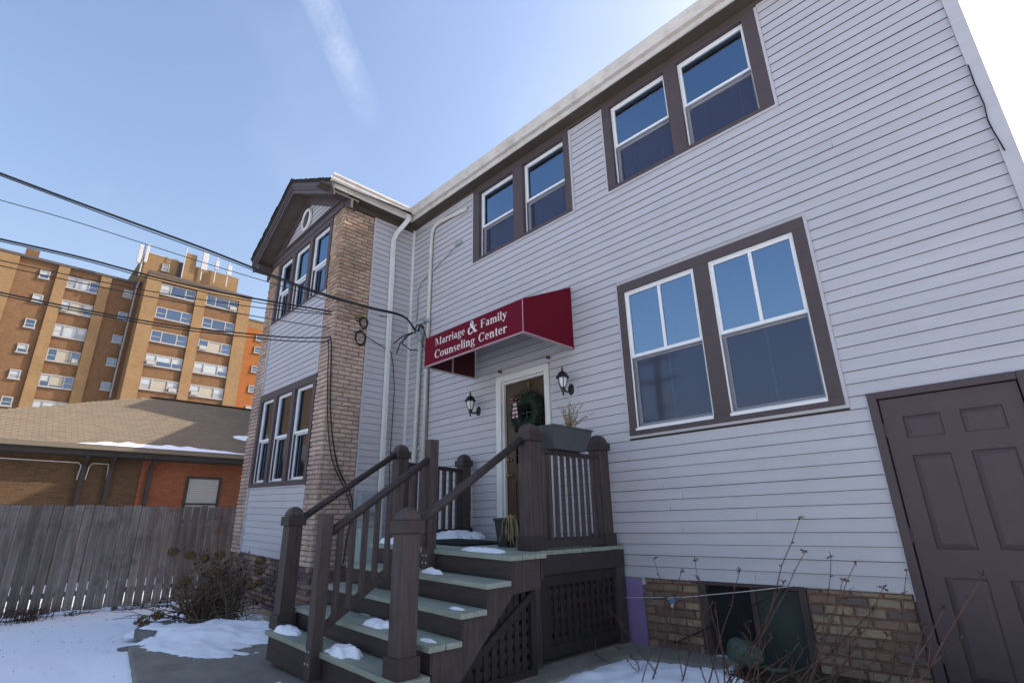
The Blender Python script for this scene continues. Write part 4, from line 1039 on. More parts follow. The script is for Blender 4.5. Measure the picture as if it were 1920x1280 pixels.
def glyph(ch):
    g_ = GL(); W = 0.5
    if ch == 'M':
        g_.stem(0.07, 0, 0.68, 0.045, True, 0); g_.r(0.0, 0.14, 0.646, 0.68); g_.stem(0.66, 0, 0.68, 0.125, True, 2); g_.poly((0.07, 0.68), (0.22, 0.68), (0.45, 0.13), (0.39, 0.0)); g_.poly((0.39, 0.0), (0.45, 0.13), (0.69, 0.68), (0.66, 0.62)); W = 0.90
    elif ch == 'F':
        g_.stem(0.07, 0, 0.68, 0.13, True, 0); g_.r(0.015, 0.53, 0.64, 0.68); g_.poly((0.53, 0.68), (0.495, 0.68), (0.51, 0.50), (0.53, 0.50)); g_.r(0.2, 0.40, 0.33, 0.372); g_.r(0.385, 0.41, 0.25, 0.45); W = 0.58
    elif ch == 'C':
        g_.ring(0.36, 0.34, 0.32, 0.355, 0.14, 0.045, 42, 318, 30); g_.r(0.575, 0.605, 0.45, 0.70); g_.poly((0.53, 0.09), (0.60, 0.14), (0.61, 0.17), (0.585, 0.18)); W = 0.68
    elif ch == 'a':
        g_.r(0.26, 0.375, 0.03, 0.36); g_.poly((0.26, 0.06), (0.36, 0.0), (0.46, 0.03), (0.45, 0.06)); g_.ring(0.235, 0.33, 0.14, 0.14, 0.11, 0.04, 0, 165, 14); g_.ring(0.20, 0.135, 0.16, 0.145, 0.11, 0.045, 60, 350, 20); W = 0.48
    elif ch == 'e':
        g_.ring(0.22, 0.23, 0.19, 0.24, 0.115, 0.04, -3, 320, 26); g_.r(0.10, 0.40, 0.235, 0.27); W = 0.45
    elif ch == 'o':
        g_.ring(0.25, 0.23, 0.225, 0.24, 0.12, 0.038, 0, 360, 28); W = 0.51
    elif ch in 'nrm':
        g_.stem(0.065, 0, 0.46, 0.12, True, 1)
        if ch == 'r':
            g_.ring(0.29, 0.33, 0.125, 0.14, 0.09, 0.075, 40, 175, 12); g_.ring(0.34, 0.385, 0.06, 0.06, 0.058, 0.058, 0, 360, 12); W = 0.42
        if ch in 'nm':
            g_.ring(0.285, 0.31, 0.165, 0.16, 0.115, 0.06, 0, 165, 14); g_.stem(0.33, 0, 0.32, 0.12, True); W = 0.53
        if ch == 'm':
            g_.ring(0.55, 0.31, 0.165, 0.16, 0.115, 0.06, 0, 165, 14); g_.stem(0.595, 0, 0.32, 0.12, True); W = 0.80
    elif ch == 'u':
        g_.r(0.065, 0.185, 0.14, 0.46); g_.r(0.0, 0.065, 0.43, 0.46); g_.ring(0.225, 0.15, 0.16, 0.16, 0.115, 0.06, 180, 350, 14); g_.stem(0.325, 0, 0.46, 0.12, False); g_.r(0.27, 0.33, 0.43, 0.46); g_.r(0.44, 0.5, 0, 0.034); W = 0.53
    elif ch in 'il':
        g_.stem(0.065, 0, 0.46 if ch == 'i' else 0.69, 0.12, True, 1)
        if ch == 'i': g_.ring(0.125, 0.60, 0.072, 0.072, 0.07, 0.07, 0, 360, 14)
        W = 0.265
    elif ch == 's':
        g_.ring(0.185, 0.335, 0.14, 0.135, 0.10, 0.045, 40, 250, 16); g_.ring(0.185, 0.125, 0.15, 0.135, 0.10, 0.045, -110, 90, 16); g_.poly((0.06, 0.32), (0.10, 0.22), (0.33, 0.13), (0.29, 0.24)); g_.r(0.02, 0.045, 0.0, 0.15); g_.r(0.30, 0.325, 0.33, 0.46); W = 0.38
    elif ch == 't':
        g_.r(0.09, 0.21, 0.10, 0.60); g_.r(0.02, 0.31, 0.42, 0.46); g_.ring(0.215, 0.12, 0.125, 0.13, 0.115, 0.06, 180, 320, 12); W = 0.33
    elif ch == 'g':
        g_.ring(0.215, 0.305, 0.18, 0.165, 0.105, 0.036, 0, 360, 24); g_.ring(0.24, -0.085, 0.22, 0.125, 0.09, 0.036, 0, 360, 24); g_.poly((0.08, 0.15), (0.16, 0.15), (0.12, 0.02), (0.05, 0.03)); g_.r(0.08, 0.36, 0.0, 0.065); g_.poly((0.34, 0.40), (0.46, 0.41), (0.46, 0.46), (0.34, 0.44)); W = 0.48
    elif ch == 'y':
        g_.poly((0.03, 0.46), (0.17, 0.46), (0.33, 0.10), (0.25, 0.0)); g_.poly((0.40, 0.46), (0.445, 0.46), (0.22, -0.12), (0.17, -0.10)); g_.r(0.0, 0.23, 0.43, 0.46); g_.r(0.33, 0.50, 0.43, 0.46); g_.ring(0.12, -0.12, 0.085, 0.085, 0.075, 0.055, 180, 375, 12); g_.ring(0.09, -0.10, 0.055, 0.055, 0.053, 0.053, 0, 360, 12); W = 0.50
    elif ch == '&':
        g_.ring(0.37, 0.53, 0.15, 0.16, 0.09, 0.045, 0, 360, 22); g_.ring(0.27, 0.18, 0.24, 0.20, 0.135, 0.05, 60, 330, 24); g_.poly((0.22, 0.52), (0.35, 0.56), (0.76, 0.05), (0.60, 0.0)); g_.poly((0.40, 0.02), (0.46, 0.06), (0.68, 0.36), (0.63, 0.38)); g_.r(0.52, 0.78, 0.36, 0.395); g_.poly((0.60, 0.0), (0.70, 0.10), (0.82, 0.09), (0.80, 0.03)); W = 0.84
    return g_.q, W
def word(txt, x0, x1, z0, em):
    items = []; x = 0
    for ch in txt:
        q, w_ = glyph(ch); items.append((x, q)); x += w_
    k_ = (x1-x0)/x; mb = MB()
    n_ = 0
    for ox, q in items:
        for p in q:
            yy = AYF-0.0012-0.00002*(n_ % 30); n_ += 1
            mb.add([(x0+(ox+a)*k_, yy, z0+b*em) for a, b in p], [tuple(range(len(p)))])
    mb.build('lettering', 'lettering', awn, fix=False, label='white serif lettering reading '+txt)
word('Marriage', -5.345, -4.735, 3.315, 0.150); word('&', -4.69, -4.50, 3.290, 0.245); word('Family', -4.445, -3.985, 3.318, 0.150)
word('Counseling', -5.355, -4.545, 3.143, 0.158); word('Center', -4.485, -3.985, 3.143, 0.158)

# ------------------------------------------------------------------ wall lanterns
def lantern(x, y, z, label):
    o = thing('wall_lantern', (x, D-0.015, z), label, 'lantern', 'lanterns beside the front door')
    mb = MB(); mb.lathe([(0.048, 0), (0.048, 0.006), (0.036, 0.016), (0.010, 0.022)], n=16)
    mb.v = [(x+p[0], D-0.015-p[2], z+0.085+p[1]*1.45) for p in mb.v]; mb.build('back_plate', 'black_metal', o, smooth=True)
    MB().tube([(x, D-0.03, z+0.075), (x, D-0.08, z+0.045), (x, D-0.13, z+0.045), (x, y, z+0.075)], [0.013, 0.011, 0.011, 0.014], 8).build('arm', 'black_metal', o, smooth=True)
    MB().lathe([(0.006, -0.008), (0.014, 0.004), (0.010, 0.02), (0.020, 0.045), (0.024, 0.065), (0.034, 0.085)], (x, y, z), 12).build('base', 'black_metal', o, smooth=True)
    MB().lathe([(0.022, 0.082), (0.034, 0.10), (0.046, 0.135), (0.053, 0.175), (0.054, 0.205)], (x, y, z), 12).build('glass', 'frosted', o, smooth=True)
    MB().lathe([(0.080, 0.200), (0.078, 0.212), (0.066, 0.228), (0.052, 0.258), (0.030, 0.278), (0.012, 0.286), (0.010, 0.30), (0.014, 0.308), (0.008, 0.322), (0.002, 0.352)], (x, y, z), 12).build('hood', 'black_metal', o, smooth=True)
    for q in range(6):
        a = math.pi*q/3+0.3; c_, s_ = math.cos(a), math.sin(a)
        MB().tube([(x+0.030*c_, y+0.030*s_, z+0.082), (x+0.052*c_, y+0.052*s_, z+0.14), (x+0.060*c_, y+0.060*s_, z+0.205)], 0.005, 5).build('cage_bar', 'black_metal', o)
    MB().box(x-0.07, x+0.07, D-0.018, D, z+0.0, z+0.17).build('mounting_block', 'siding', o)
lantern(-5.487, 4.67, 2.50, 'black wall lantern nearer the inner corner, left of the front door')
lantern(-3.815, 4.67, 2.495, 'black wall lantern under the big maroon side panel, right of the front door')

# ------------------------------------------------------------------ wreath with bow and bells
wr = thing('wreath', (-4.52, D, 2.41), 'round evergreen wreath with a red and white ribbon on the front door', 'wreath')
mb = MB(); wr_r = random.Random(3)
for q in range(2600):
    a = wr_r.uniform(0, 2*math.pi); rr = 0.105*math.sqrt(wr_r.random()); b_ = wr_r.uniform(0, 2*math.pi)
    cx = -4.52+(0.172+rr*math.cos(b_))*math.cos(a); cz = 2.41+(0.172+rr*math.cos(b_))*math.sin(a); cy = D-0.045+rr*0.7*math.sin(b_)
    d = Vector((math.cos(a+wr_r.uniform(-1.4, 1.4)), wr_r.uniform(-0.9, 0.4), math.sin(a+wr_r.uniform(-1.4, 1.4)))).normalized()
    s = d.cross(Vector((wr_r.uniform(-1, 1), wr_r.uniform(-1, 1), wr_r.uniform(-1, 1)))).normalized()*0.006
    p = Vector((cx, cy, cz)); e = p+d*wr_r.uniform(0.03, 0.06)
    mb.add([tuple(p-s), tuple(p+s), tuple(e+s*0.3), tuple(e-s*0.3)], [(0, 1, 2, 3)])
tag(mb.build('foliage', 'evergreen', wr, fix=False), kind='stuff')
mb = MB(); mb.tube([(-4.52+0.17*math.cos(2*math.pi*q/24), D-0.045, 2.41+0.17*math.sin(2*math.pi*q/24)) for q in range(25)], 0.065, 8); mb.build('wreath_ring', 'evergreen', wr)
for m_, off in (('ribbon_red', 0), ('ribbon_white', 1)):
    mb = MB(); c_ = Vector((-4.665, D-0.125, 2.585))
    for q in range(9):
        if q % 2 != off: continue
        a0, a1 = q*2*math.pi/9, (q+0.95)*2*math.pi/9
        for sgn in (-1, 1):
            mb.add([tuple(c_+Vector((sgn*0.045+0.042*math.cos(a), dy, 0.032*math.sin(a)))) for a, dy in ((a0, 0), (a1, 0), (a1, 0.035), (a0, 0.035))], [(0, 1, 2, 3)])
    for q in range(8):
        if q % 2 != off: continue
        for sgn in (-1, 1):
            z0_, z1_ = -0.02-q*0.026, -0.02-(q+1)*0.026
            x0_, x1_ = sgn*0.006+sgn*q*0.0035, sgn*0.006+sgn*(q+1)*0.0035
            mb.add([tuple(c_+Vector((x0_-0.022, 0.004*q % 0.01, z0_))), tuple(c_+Vector((x0_+0.022, 0.0, z0_))), tuple(c_+Vector((x1_+0.022, 0, z1_))), tuple(c_+Vector((x1_-0.022, 0.006, z1_)))], [(0, 1, 2, 3)])
    mb.build('bow', m_, wr, fix=False)
mb = MB()
for zz, r_ in ((2.80, 0.017), (2.765, 0.020), (2.71, 0.018)):
    mb.lathe([(0.002, -r_), (r_*0.8, -r_*0.6), (r_, 0), (r_*0.8, r_*0.6), (0.002, r_)], (-4.53, D+0.005, zz), 12)
mb.tube([(-4.53, D+0.02, 2.87), (-4.53, D+0.01, 2.60)], 0.003, 5)
mb.build('bell', 'brass', wr, smooth=True)

# ------------------------------------------------------------------ planter, pots, mat
pl = thing('planter_box', (-3.325, 4.03, 1.735), 'grey zinc trough planter on the right porch rail', 'planter')
mb = MB(); T = [(-3.455, 3.735), (-3.195, 3.735), (-3.195, 4.345), (-3.455, 4.345)]; Bt = [(-3.405, 3.765), (-3.225, 3.765), (-3.225, 4.245), (-3.405, 4.245)]
zt, zb = 1.957, 1.738
Ti = [(x+(0.012 if x < -3.3 else -0.012), y+(0.012 if y < 4 else -0.012)) for x, y in T]
mb.add([(x, y, zb) for x, y in Bt]+[(x, y, zt) for x, y in T]+[(x, y, zt) for x, y in Ti]+[(x, y, zt-0.05) for x, y in Ti], [(3, 2, 1, 0)]+[(i, (i+1) % 4, (i+1) % 4+4, i+4) for i in range(4)]+[(i+4, (i+1) % 4+4, (i+1) % 4+8, i+8) for i in range(4)]+[(i+8, (i+1) % 4+8, (i+1) % 4+12, i+12) for i in range(4)])
mb.build('trough', 'zinc', pl)
rm = MB(); 
for i in range(4):
    a, b = T[i], T[(i+1) % 4]; rm.beam((a[0], a[1], zt-0.004), (b[0], b[1], zt-0.004), 0.016, 0.014)
rm.build('rim', 'zinc', pl)
MB().slab(Ti, zt-0.056, zt-0.049).build('soil', 'soil', pl)
pr = random.Random(11)
def dry_bush(name, x, y, z, h, n, spread, label, m_='dry_tan', leaf=0.012, cat='plant', nl=10):
    o = thing(name, (x, y, z), label, cat)
    st, lf = MB(), MB()
    for q in range(n):
        a = pr.uniform(0, 2*math.pi); s_ = spread*pr.uniform(0.1, 1)
        L_ = h*pr.uniform(0.55, 1)*(1-0.35*s_/max(spread, 1e-3)*0.6)
        pts_ = [Vector((x+0.01*math.cos(a), y+0.01*math.sin(a), z))]
        for k in range(1, 6):
            f_ = k/5; pts_.append(Vector((x+math.cos(a)*s_*f_**1.3, y+math.sin(a)*s_*f_**1.3, z+L_*f_-0.25*s_*f_*f_))+Vector((pr.uniform(-1, 1), pr.uniform(-1, 1), 0))*0.01)
        st.tube(pts_, [0.004, 0.0035, 0.003, 0.0025, 0.002, 0.0012], 4)
        for k in range(nl):
            f_ = pr.uniform(0.3, 1)*5; i0 = min(4, int(f_)); p = pts_[i0].lerp(pts_[i0+1], f_-i0)
            d = Vector((pr.uniform(-1, 1), pr.uniform(-1, 1), pr.uniform(-0.3, 1))).normalized(); s2 = d.cross(Vector((pr.uniform(-1, 1), pr.uniform(-1, 1), pr.uniform(-1, 1)))).normalized()*leaf*0.35
            e = p+d*leaf*pr.uniform(0.8, 2.2)
            lf.add([tuple(p-s2), tuple(p+s2), tuple(e+s2*0.5), tuple(e-s2*0.5)], [(0, 1, 2, 3)])
    st.build('stems', m_, o, fix=False); tag(lf.build('leaves', m_, o, fix=False), kind='stuff')
    return o
dry_bush('dried_plant', -3.325, 4.13, zt-0.05, 0.44, 26, 0.28, 'dried tan twiggy plant growing in the zinc planter', nl=16)
dry_bush('dried_plant', -3.325, 3.88, zt-0.05, 0.10, 8, 0.06, 'short dead stalks at the near end of the zinc planter', nl=6)
pt = thing('flower_pot', (-3.80, 3.70, 0.88), 'black square plastic flower pot on the porch deck by the right newel', 'pot')
mb = MB(); mb.lathe([(0.060, 0.0), (0.085, 0.235), (0.094, 0.235), (0.094, 0.262), (0.080, 0.262), (0.076, 0.22)], (-3.80, 3.70, 0.875), 4, True); mb.build('pot', 'pot_black', pt, bevel=0.006)
MB().box(-3.872, -3.728, 3.628, 3.772, 1.08, 1.10).build('soil', 'soil', pt)
o = thing('dried_grass', (-3.72, 3.66, 1.10), 'straw coloured dead grass hanging over the rim of the black pot', 'plant')
st = MB()
for q in range(26):
    a = pr.uniform(-1.6, 0.9); L_ = pr.uniform(0.03, 0.09)
    x0, y0 = -3.73+pr.uniform(-.02, .02), 3.66+pr.uniform(-.05, .05)
    dx, dy = math.cos(a)*L_, math.sin(a)*L_
    st.tube([(x0-0.02, y0, 1.10), (x0+dx*0.4, y0+dy*0.4, 1.14+pr.uniform(0, .03)), (x0+dx, y0+dy, 1.10), (x0+dx*1.15, y0+dy*1.2, 0.97+pr.uniform(-.04, .06)), (x0+dx*1.2+pr.uniform(-.02, .02), y0+dy*1.25+pr.uniform(-.02, .02), pr.uniform(0.875, 0.99))], 0.0022, 4)
st.build('blades', 'dry_straw', o, fix=False)
tag(MB(SH).box(-5.02, -4.12, 3.42, 4.10, 0.854, 0.868).build('door_mat', 'mat_black', None, bevel=0.004), 'black rubber door mat lying on the porch deck', 'mat')

# ------------------------------------------------------------------ snow left on the steps
def clump(x, y, tz, rx, ry, h, label, seed, rot=0.0):
    o = snow_mesh('snow_clump', x, y, rx, ry, h, lambda a, b: tz+0.034*(-3.05-a)+0.002, seed, step=0.013, rot=rot, rough=0.55, pw=0.5)
    tag(o, label, 'snow', 'snow left on the porch steps')
clump(-4.90, 2.165, 0.192, 0.18, 0.075, 0.045, 'snow clump on the bottom tread behind the left newel post', 1)
clump(-3.92, 2.165, 0.192, 0.19, 0.085, 0.055, 'largest snow clump, on the bottom tread beside the middle rail post', 2)
clump(-3.86, 2.40, 0.352, 0.17, 0.07, 0.034, 'snow clump on the second tread behind the right newel post', 3)
clump(-3.20, 2.37, 0.352, 0.075, 0.03, 0.009, 'small smear of snow at the right end of the second tread', 4)
clump(-3.22, 2.63, 0.513, 0.07, 0.03, 0.009, 'small smear of snow at the right end of the third tread', 5)
clump(-3.92, 2.66, 0.513, 0.12, 0.05, 0.04, 'snow clump on the third tread hidden partly by the newel', 6)
clump(-3.86, 2.88, 0.678, 0.13, 0.04, 0.035, 'snow clump at the foot of the upper middle post', 7)
clump(-3.52, 3.16, 0.851, 0.24, 0.09, 0.028, 'thin snow at the deck edge under the black pot', 8)
clump(-4.95, 3.20, 0.851, 0.22, 0.10, 0.05, 'snow on the left front corner of the deck', 9)
clump(-5.28, 4.30, 0.851, 0.24, 0.36, 0.085, 'snow drift on the deck along the left guard rail', 10, 0.15)
clump(-4.27, 1.86, -0.004-0.034*1.22, 0.05, 0.035, 0.04, 'lump of snow fallen on the concrete before the bottom step', 11)

# ------------------------------------------------------------------ snow drifts lying on the walk and beside the house
tag(snow_mesh('snow_drift', -7.05, 2.28, 1.15, 0.62, 0.10, -0.03, 21, step=0.035, rot=0.28, pw=0.7, rough=0.5), 'snow drift along the back edge of the concrete walk', 'snow', None, 'stuff')
tag(snow_mesh('snow_drift', -6.35, 1.90, 0.75, 0.30, 0.03, -0.006, 22, step=0.03, rot=0.25, rough=0.7), 'thin snow crust melting on the concrete walk', 'snow', None, 'stuff')
tag(snow_mesh('snow_drift', -2.45, 3.72, 0.62, 0.75, 0.10, -0.06, 23, step=0.035, rot=-0.35, rough=0.3), 'snow patch beside the lattice at the right of the porch', 'snow', None, 'stuff')
# flat stones under the edge of the walk
srnd = random.Random(5)
for q, (x, y, r_, zz, nm) in enumerate(((-7.10, 1.50, 0.17, -0.07, 'jagged flat stone stacked highest at the corner of the walk'), (-7.02, 1.44, 0.20, -0.14, 'dark flat stone wedged lowest under the corner of the walk'), (-8.15, 1.98, 0.26, 0.0, 'long flat edging stone lying under the left side of the hydrangea'), (-7.75, 1.78, 0.22, 0.0, 'flat edging stone nearest the drift on the walk'))):
    mb = MB(); n_ = 9; lo, hi = [], []
    for k in range(n_):
        a = 2*math.pi*k/n_; rr = r_*srnd.uniform(0.75, 1.15)
        lo.append((x+rr*math.cos(a)*1.3, y+rr*math.sin(a)*0.7, zz-0.05)); rr *= srnd.uniform(0.85, 1.0); hi.append((x+rr*math.cos(a)*1.3, y+rr*math.sin(a)*0.7, zz+0.02+srnd.uniform(-.01, .02)))
    mb.add(lo+hi, [tuple(range(n_-1, -1, -1)), tuple(range(n_, 2*n_))]+[(i, (i+1) % n_, (i+1) % n_+n_, i+n_) for i in range(n_)])
    tag(mb.build('edging_stone', 'stone', None, bevel=0.01), nm, 'stone', 'stones edging the walk')

# ------------------------------------------------------------------ dried hydrangea
hy = thing('hydrangea_bush', (-8.35, 2.62, -0.08), 'large dry brown hydrangea bush in the snow before the brick wing', 'bush')
hr = random.Random(17); st, lf = MB(), MB(); tips = []
HB = Vector((-8.35, 2.62, -0.08))
for q in range(340):
    a = hr.uniform(0, 2*math.pi); s_ = abs(hr.gauss(0, 0.52)); s_ = min(s_, 1.05)
    h_ = (0.98-0.50*(s_/0.95)**1.5)*hr.uniform(0.45, 1.0)
    b0 = HB+Vector((hr.gauss(0, 0.16), hr.gauss(0, 0.16), 0))
    pts_ = [b0]
    bend = Vector((hr.uniform(-1, 1), hr.uniform(-1, 1), 0))*0.10
    for k in range(1, 6):
        f_ = k/5; pts_.append(b0+Vector((math.cos(a)*s_*f_**1.25, math.sin(a)*s_*f_**1.25, h_*f_-0.12*s_*f_*f_))+bend*math.sin(f_*3.0)+Vector((hr.uniform(-1, 1), hr.uniform(-1, 1), hr.uniform(-1, 1)))*0.018)
    r0 = hr.uniform(0.0035, 0.007)
    st.tube(pts_, [r0, r0*.9, r0*.8, r0*.65, r0*.5, r0*.35], 4)
    if hr.random() < 0.75:
        i0 = hr.randint(2, 4); p0 = pts_[i0]; d = Vector((hr.uniform(-1, 1), hr.uniform(-1, 1), hr.uniform(0.1, 1))).normalized()*hr.uniform(0.10, 0.28)
        st.tube([p0, p0+d*0.5+Vector((0, 0, 0.02)), p0+d], [r0*.6, r0*.45, r0*.3], 4)
    for k in range(hr.randint(0, 6)):
        f_ = hr.uniform(0.2, 1)*5; i0 = min(4, int(f_)); p = pts_[i0].lerp(pts_[i0+1], f_-i0)
        d = Vector((hr.uniform(-1, 1), hr.uniform(-1, 1), hr.uniform(-1, 0.2))).normalized(); s2 = d.cross(Vector((hr.uniform(-1, 1), hr.uniform(-1, 1), hr.uniform(-1, 1)))).normalized()*hr.uniform(0.008, 0.022)
        e = p+d*hr.uniform(0.03, 0.075); mid = (p+e)/2+Vector((0, 0, 0.01))
        lf.add([tuple(p), tuple(mid-s2), tuple(e), tuple(mid+s2)], [(0, 1, 2), (0, 2, 3)])
    tips.append((pts_[-1], s_))
tag(st.build('stems', 'stem_brown', hy, fix=False), kind='stuff'); tag(lf.build('withered_leaves', 'dead_leaf', hy, fix=False), kind='stuff')
def flower_head(c_, r_):
    mb = MB()
    for k in range(150):
        d = Vector((hr.gauss(0, 1), hr.gauss(0, 1), hr.gauss(0, 1))).normalized(); d.z = d.z*0.8
        p = c_+d*r_*hr.uniform(0.7, 1.0); s2 = d.cross(Vector((hr.uniform(-1, 1), hr.uniform(-1, 1), hr.uniform(-1, 1)))).normalized()*0.012; u2 = d.cross(s2).normalized()*0.012+d*0.006
        mb.add([tuple(p-s2), tuple(p-u2), tuple(p+s2), tuple(p+u2)], [(0, 1, 2, 3)])
    mb.build('flower_head', 'hydrangea', hy, fix=False)
for (hx, hyy, X_) in ((325, 1034, -8.55), (357, 1040, -8.5), (385, 1046, -8.3), (412, 1040, -8.2), (470, 1098, -7.9), (488, 1050, -7.9), (485, 1070, -7.8), (487, 1092, -7.75), (266, 1164, -8.2), (296, 1153, -8.2), (405, 1070, -8.1), (345, 1088, -8.4)):
    c_ = atX(hx, hyy, X_); flower_head(c_, hr.uniform(0.062, 0.085))
    mb = MB(); g0 = HB+Vector((hr.gauss(0, .1), hr.gauss(0, .1), 0)); mb.tube([g0, g0.lerp(c_, 0.5)+Vector((0, 0, 0.12)), c_], [0.006, 0.005, 0.003], 5); mb.build('stem', 'stem_brown', hy, fix=False)
# short weeds and dead grass tufts in the snow
def tuft(x, y, n, h, label, m_='dead_leaf', spread=0.12):
    o = thing('weed_tuft', (x, y, ground_z(x, y)), label, 'weeds', 'dead weeds in the snow'); st = MB()
    for q in range(n):
        a = hr.uniform(0, 2*math.pi); s_ = spread*hr.random(); z0 = ground_z(x, y)-0.02
        b0 = Vector((x+hr.gauss(0, spread*.5), y+hr.gauss(0, spread*.5), z0))
        st.tube([b0, b0+Vector((math.cos(a)*s_*.5, math.sin(a)*s_*.5, h*hr.uniform(.4, .7))), b0+Vector((math.cos(a)*s_*1.3, math.sin(a)*s_*1.3, h*hr.uniform(.5, 1.0)))], [0.005, 0.004, 0.002], 4)
    st.build('stalks', m_, o, fix=False)
tuft(-12.55, 0.55, 90, 0.32, 'dark dead weeds at the fence foot by the left edge', spread=0.28)
tuft(-12.62, 1.15, 80, 0.28, 'second dark weed clump along the fence from the left', spread=0.25)
tuft(-12.70, 1.75, 22, 0.14, 'sparse dead weeds third along the fence foot', spread=0.2)
tuft(-12.75, 2.6, 26, 0.12, 'low dead weeds at the fence foot nearest the hydrangea', spread=0.25)
tuft(-7.75, 3.15, 30, 0.16, 'pale dead weeds in the snow under the brick wing', 'dry_straw', 0.14)
tuft(-8.7, 3.0, 26, 0.12, 'dark weeds behind the hydrangea', spread=0.2)

# ------------------------------------------------------------------ bare perennials at the right
br = random.Random(23)
def perennial(label, base_x, base_y, tips_, Y):
    o = thing('bare_perennial', (base_x, base_y, -0.05), label, 'plant', 'bare perennials by the side door'); 
    for (tx, ty) in tips_:
        st = MB(); lf = MB()
        tip = atY(tx, ty, Y+br.uniform(-0.25, 0.25)); b0 = Vector((base_x+br.gauss(0, .13), base_y+br.gauss(0, .10), -0.1))
        pts_ = []
        bend = Vector((br.uniform(-1, 1), br.uniform(-1, 1), 0))*0.05
        for k in range(9):
            f_ = k/8; pts_.append(b0.lerp(tip, f_)+bend*math.sin(math.pi*f_)+Vector((br.uniform(-1, 1), br.uniform(-1, 1), br.uniform(-1, 1)))*0.008*(0 if k in (0, 8) else 1))
        r0 = br.uniform(0.0042, 0.0066)
        st.tube(pts_, [r0*(1-0.62*k/8) for k in range(9)], 5)
        for k in range(3, 9):
            p = pts_[k]
            for _ in range(3 if k < 8 else 10):
                d = Vector((br.uniform(-1, 1), br.uniform(-1, 1), br.uniform(-.6, .8))).normalized(); s2 = d.cross(Vector((br.uniform(-1, 1), br.uniform(-1, 1), br.uniform(-1, 1)))).normalized()*br.uniform(.002, .006)
                e = p+d*br.uniform(0.008, 0.024 if k < 8 else 0.034)
                lf.add([tuple(p-s2*.4), tuple(p+s2*.4), tuple(e+s2), tuple(e-s2)], [(0, 1, 2, 3)])
            if k in (3, 4, 5, 6, 7) and br.random() < 0.5:
                d = Vector((br.uniform(-1, 1), br.uniform(-1, 1), br.uniform(0.6, 1.2))).normalized()*br.uniform(.05, .14); st.tube([p, p+d*.6, p+d], [r0*.5, r0*.4, r0*.25], 4)
        s_ = st.build('stem', 'stem_red', o, fix=False); tag(lf.build('seed_head', 'dead_leaf', s_, fix=False), kind='stuff')
perennial('bare red brown stems growing nearest the porch lattice', -2.35, 3.75, [(1142, 1138), (1226, 1047), (1278, 1070), (1247, 1120), (1160, 1215), (1185, 1228), (1105, 1215), (1300, 1145)], 3.9)
perennial('tall bare stems with dark seed heads before the basement window', -1.85, 3.85, [(1303, 1050), (1388, 1068), (1308, 1080), (1470, 1090), (1500, 970), (1510, 1033), (1400, 1165), (1440, 1170), (1340, 1130), (1290, 1180)], 3.95)
perennial('bare stems with curled leaves before the brick right of the basement window', -1.45, 3.85, [(1558, 1042), (1605, 1053), (1580, 1086), (1655, 1102), (1585, 1122), (1640, 1140), (1530, 1180), (1610, 1180), (1665, 1190)], 4.0)
perennial('bare stems leaning across the brown side door', -1.05, 3.75, [(1700, 1068), (1735, 1170), (1770, 1140), (1842, 1078), (1690, 1210), (1800, 1200), (1640, 1215)], 3.85)
perennial('short dead stalks in the earth at the picture bottom', -1.75, 3.55, [(1480, 1225), (1420, 1235), (1555, 1230), (1620, 1245), (1380, 1215), (1500, 1200), (1570, 1205), (1450, 1190), (1345, 1225)], 3.6)
# fallen leaf litter
mb = MB()
for q in range(700):
    x, y = br.uniform(-2.1, -0.6), br.uniform(3.4, 4.75); z_ = ground_z(x, y)+0.006
    a = br.uniform(0, 6.3); r_ = br.uniform(0.012, 0.035)
    mb.add([(x+r_*math.cos(a+k*1.57), y+r_*math.sin(a+k*1.57)*.7, z_+br.uniform(0, .018)) for k in range(4)], [(0, 1, 2, 3)])
tag(mb.build('leaf_litter', 'dead_leaf', None, fix=False), 'dead leaves lying under the bare perennials', 'leaves', None, 'stuff')

# ------------------------------------------------------------------ watering can, hose tap, string
wcx = thing('watering_can', (-1.98, 4.52, 0.0), 'dark green plastic watering can lying before the basement window', 'watering can')
mb = MB(); ax = Vector((0.92, -0.1, -0.25)).normalized(); c_ = atY(1372, 1212, 4.45); sd_ = ax.cross(Vector((0, 0, 1))).normalized(); upv = sd_.cross(ax)
rings = [(0.0, 0.075), (0.01, 0.088), (0.06, 0.092), (0.17, 0.088), (0.21, 0.070), (0.235, 0.034), (0.25, 0.03)]
n_ = 20; vs_ = []
for (d_, r_) in rings:
    for k in range(n_):
        a = 2*math.pi*k/n_; ca, sa = math.cos(a), math.sin(a); q = (abs(ca)**3+abs(sa)**3)**(-1/3)
        vs_.append(tuple(c_+ax*d_+(sd_*ca*1.0+upv*sa*0.86)*r_*q))
mb.add(vs_, [(i*n_+k, i*n_+(k+1) % n_, (i+1)*n_+(k+1) % n_, (i+1)*n_+k) for i in range(len(rings)-1) for k in range(n_)]+[tuple(range(n_-1, -1, -1)), tuple(range((len(rings)-1)*n_, len(rings)*n_))])
mb.build('body', 'watering_green', wcx, smooth=True)
MB().tube([c_+ax*0.20-upv*0.03, c_+ax*0.32-upv*0.03, c_+ax*0.42+upv*0.02], [0.022, 0.016, 0.013], 10).build('spout', 'watering_green', wcx, smooth=True)
hb = thing('hose_tap', (-2.75, 4.80, 0.38), 'blue garden tap on the foundation brick beside the purple board', 'tap')
mb = MB(); mb.lathe([(0.012, 0), (0.012, 0.05), (0.03, 0.055), (0.03, 0.075), (0.01, 0.08)], n=10); mb.v = [(-2.75+p[0], 4.845-p[2], 0.385+p[1]) for p in mb.v]; mb.build('tap_body', 'hose_blue', hb)
MB().tube([(-2.75, 4.79, 0.385), (-2.75, 4.775, 0.355), (-2.755, 4.77, 0.335)], 0.012, 8).build('tap_nozzle', 'aluminium', hb)
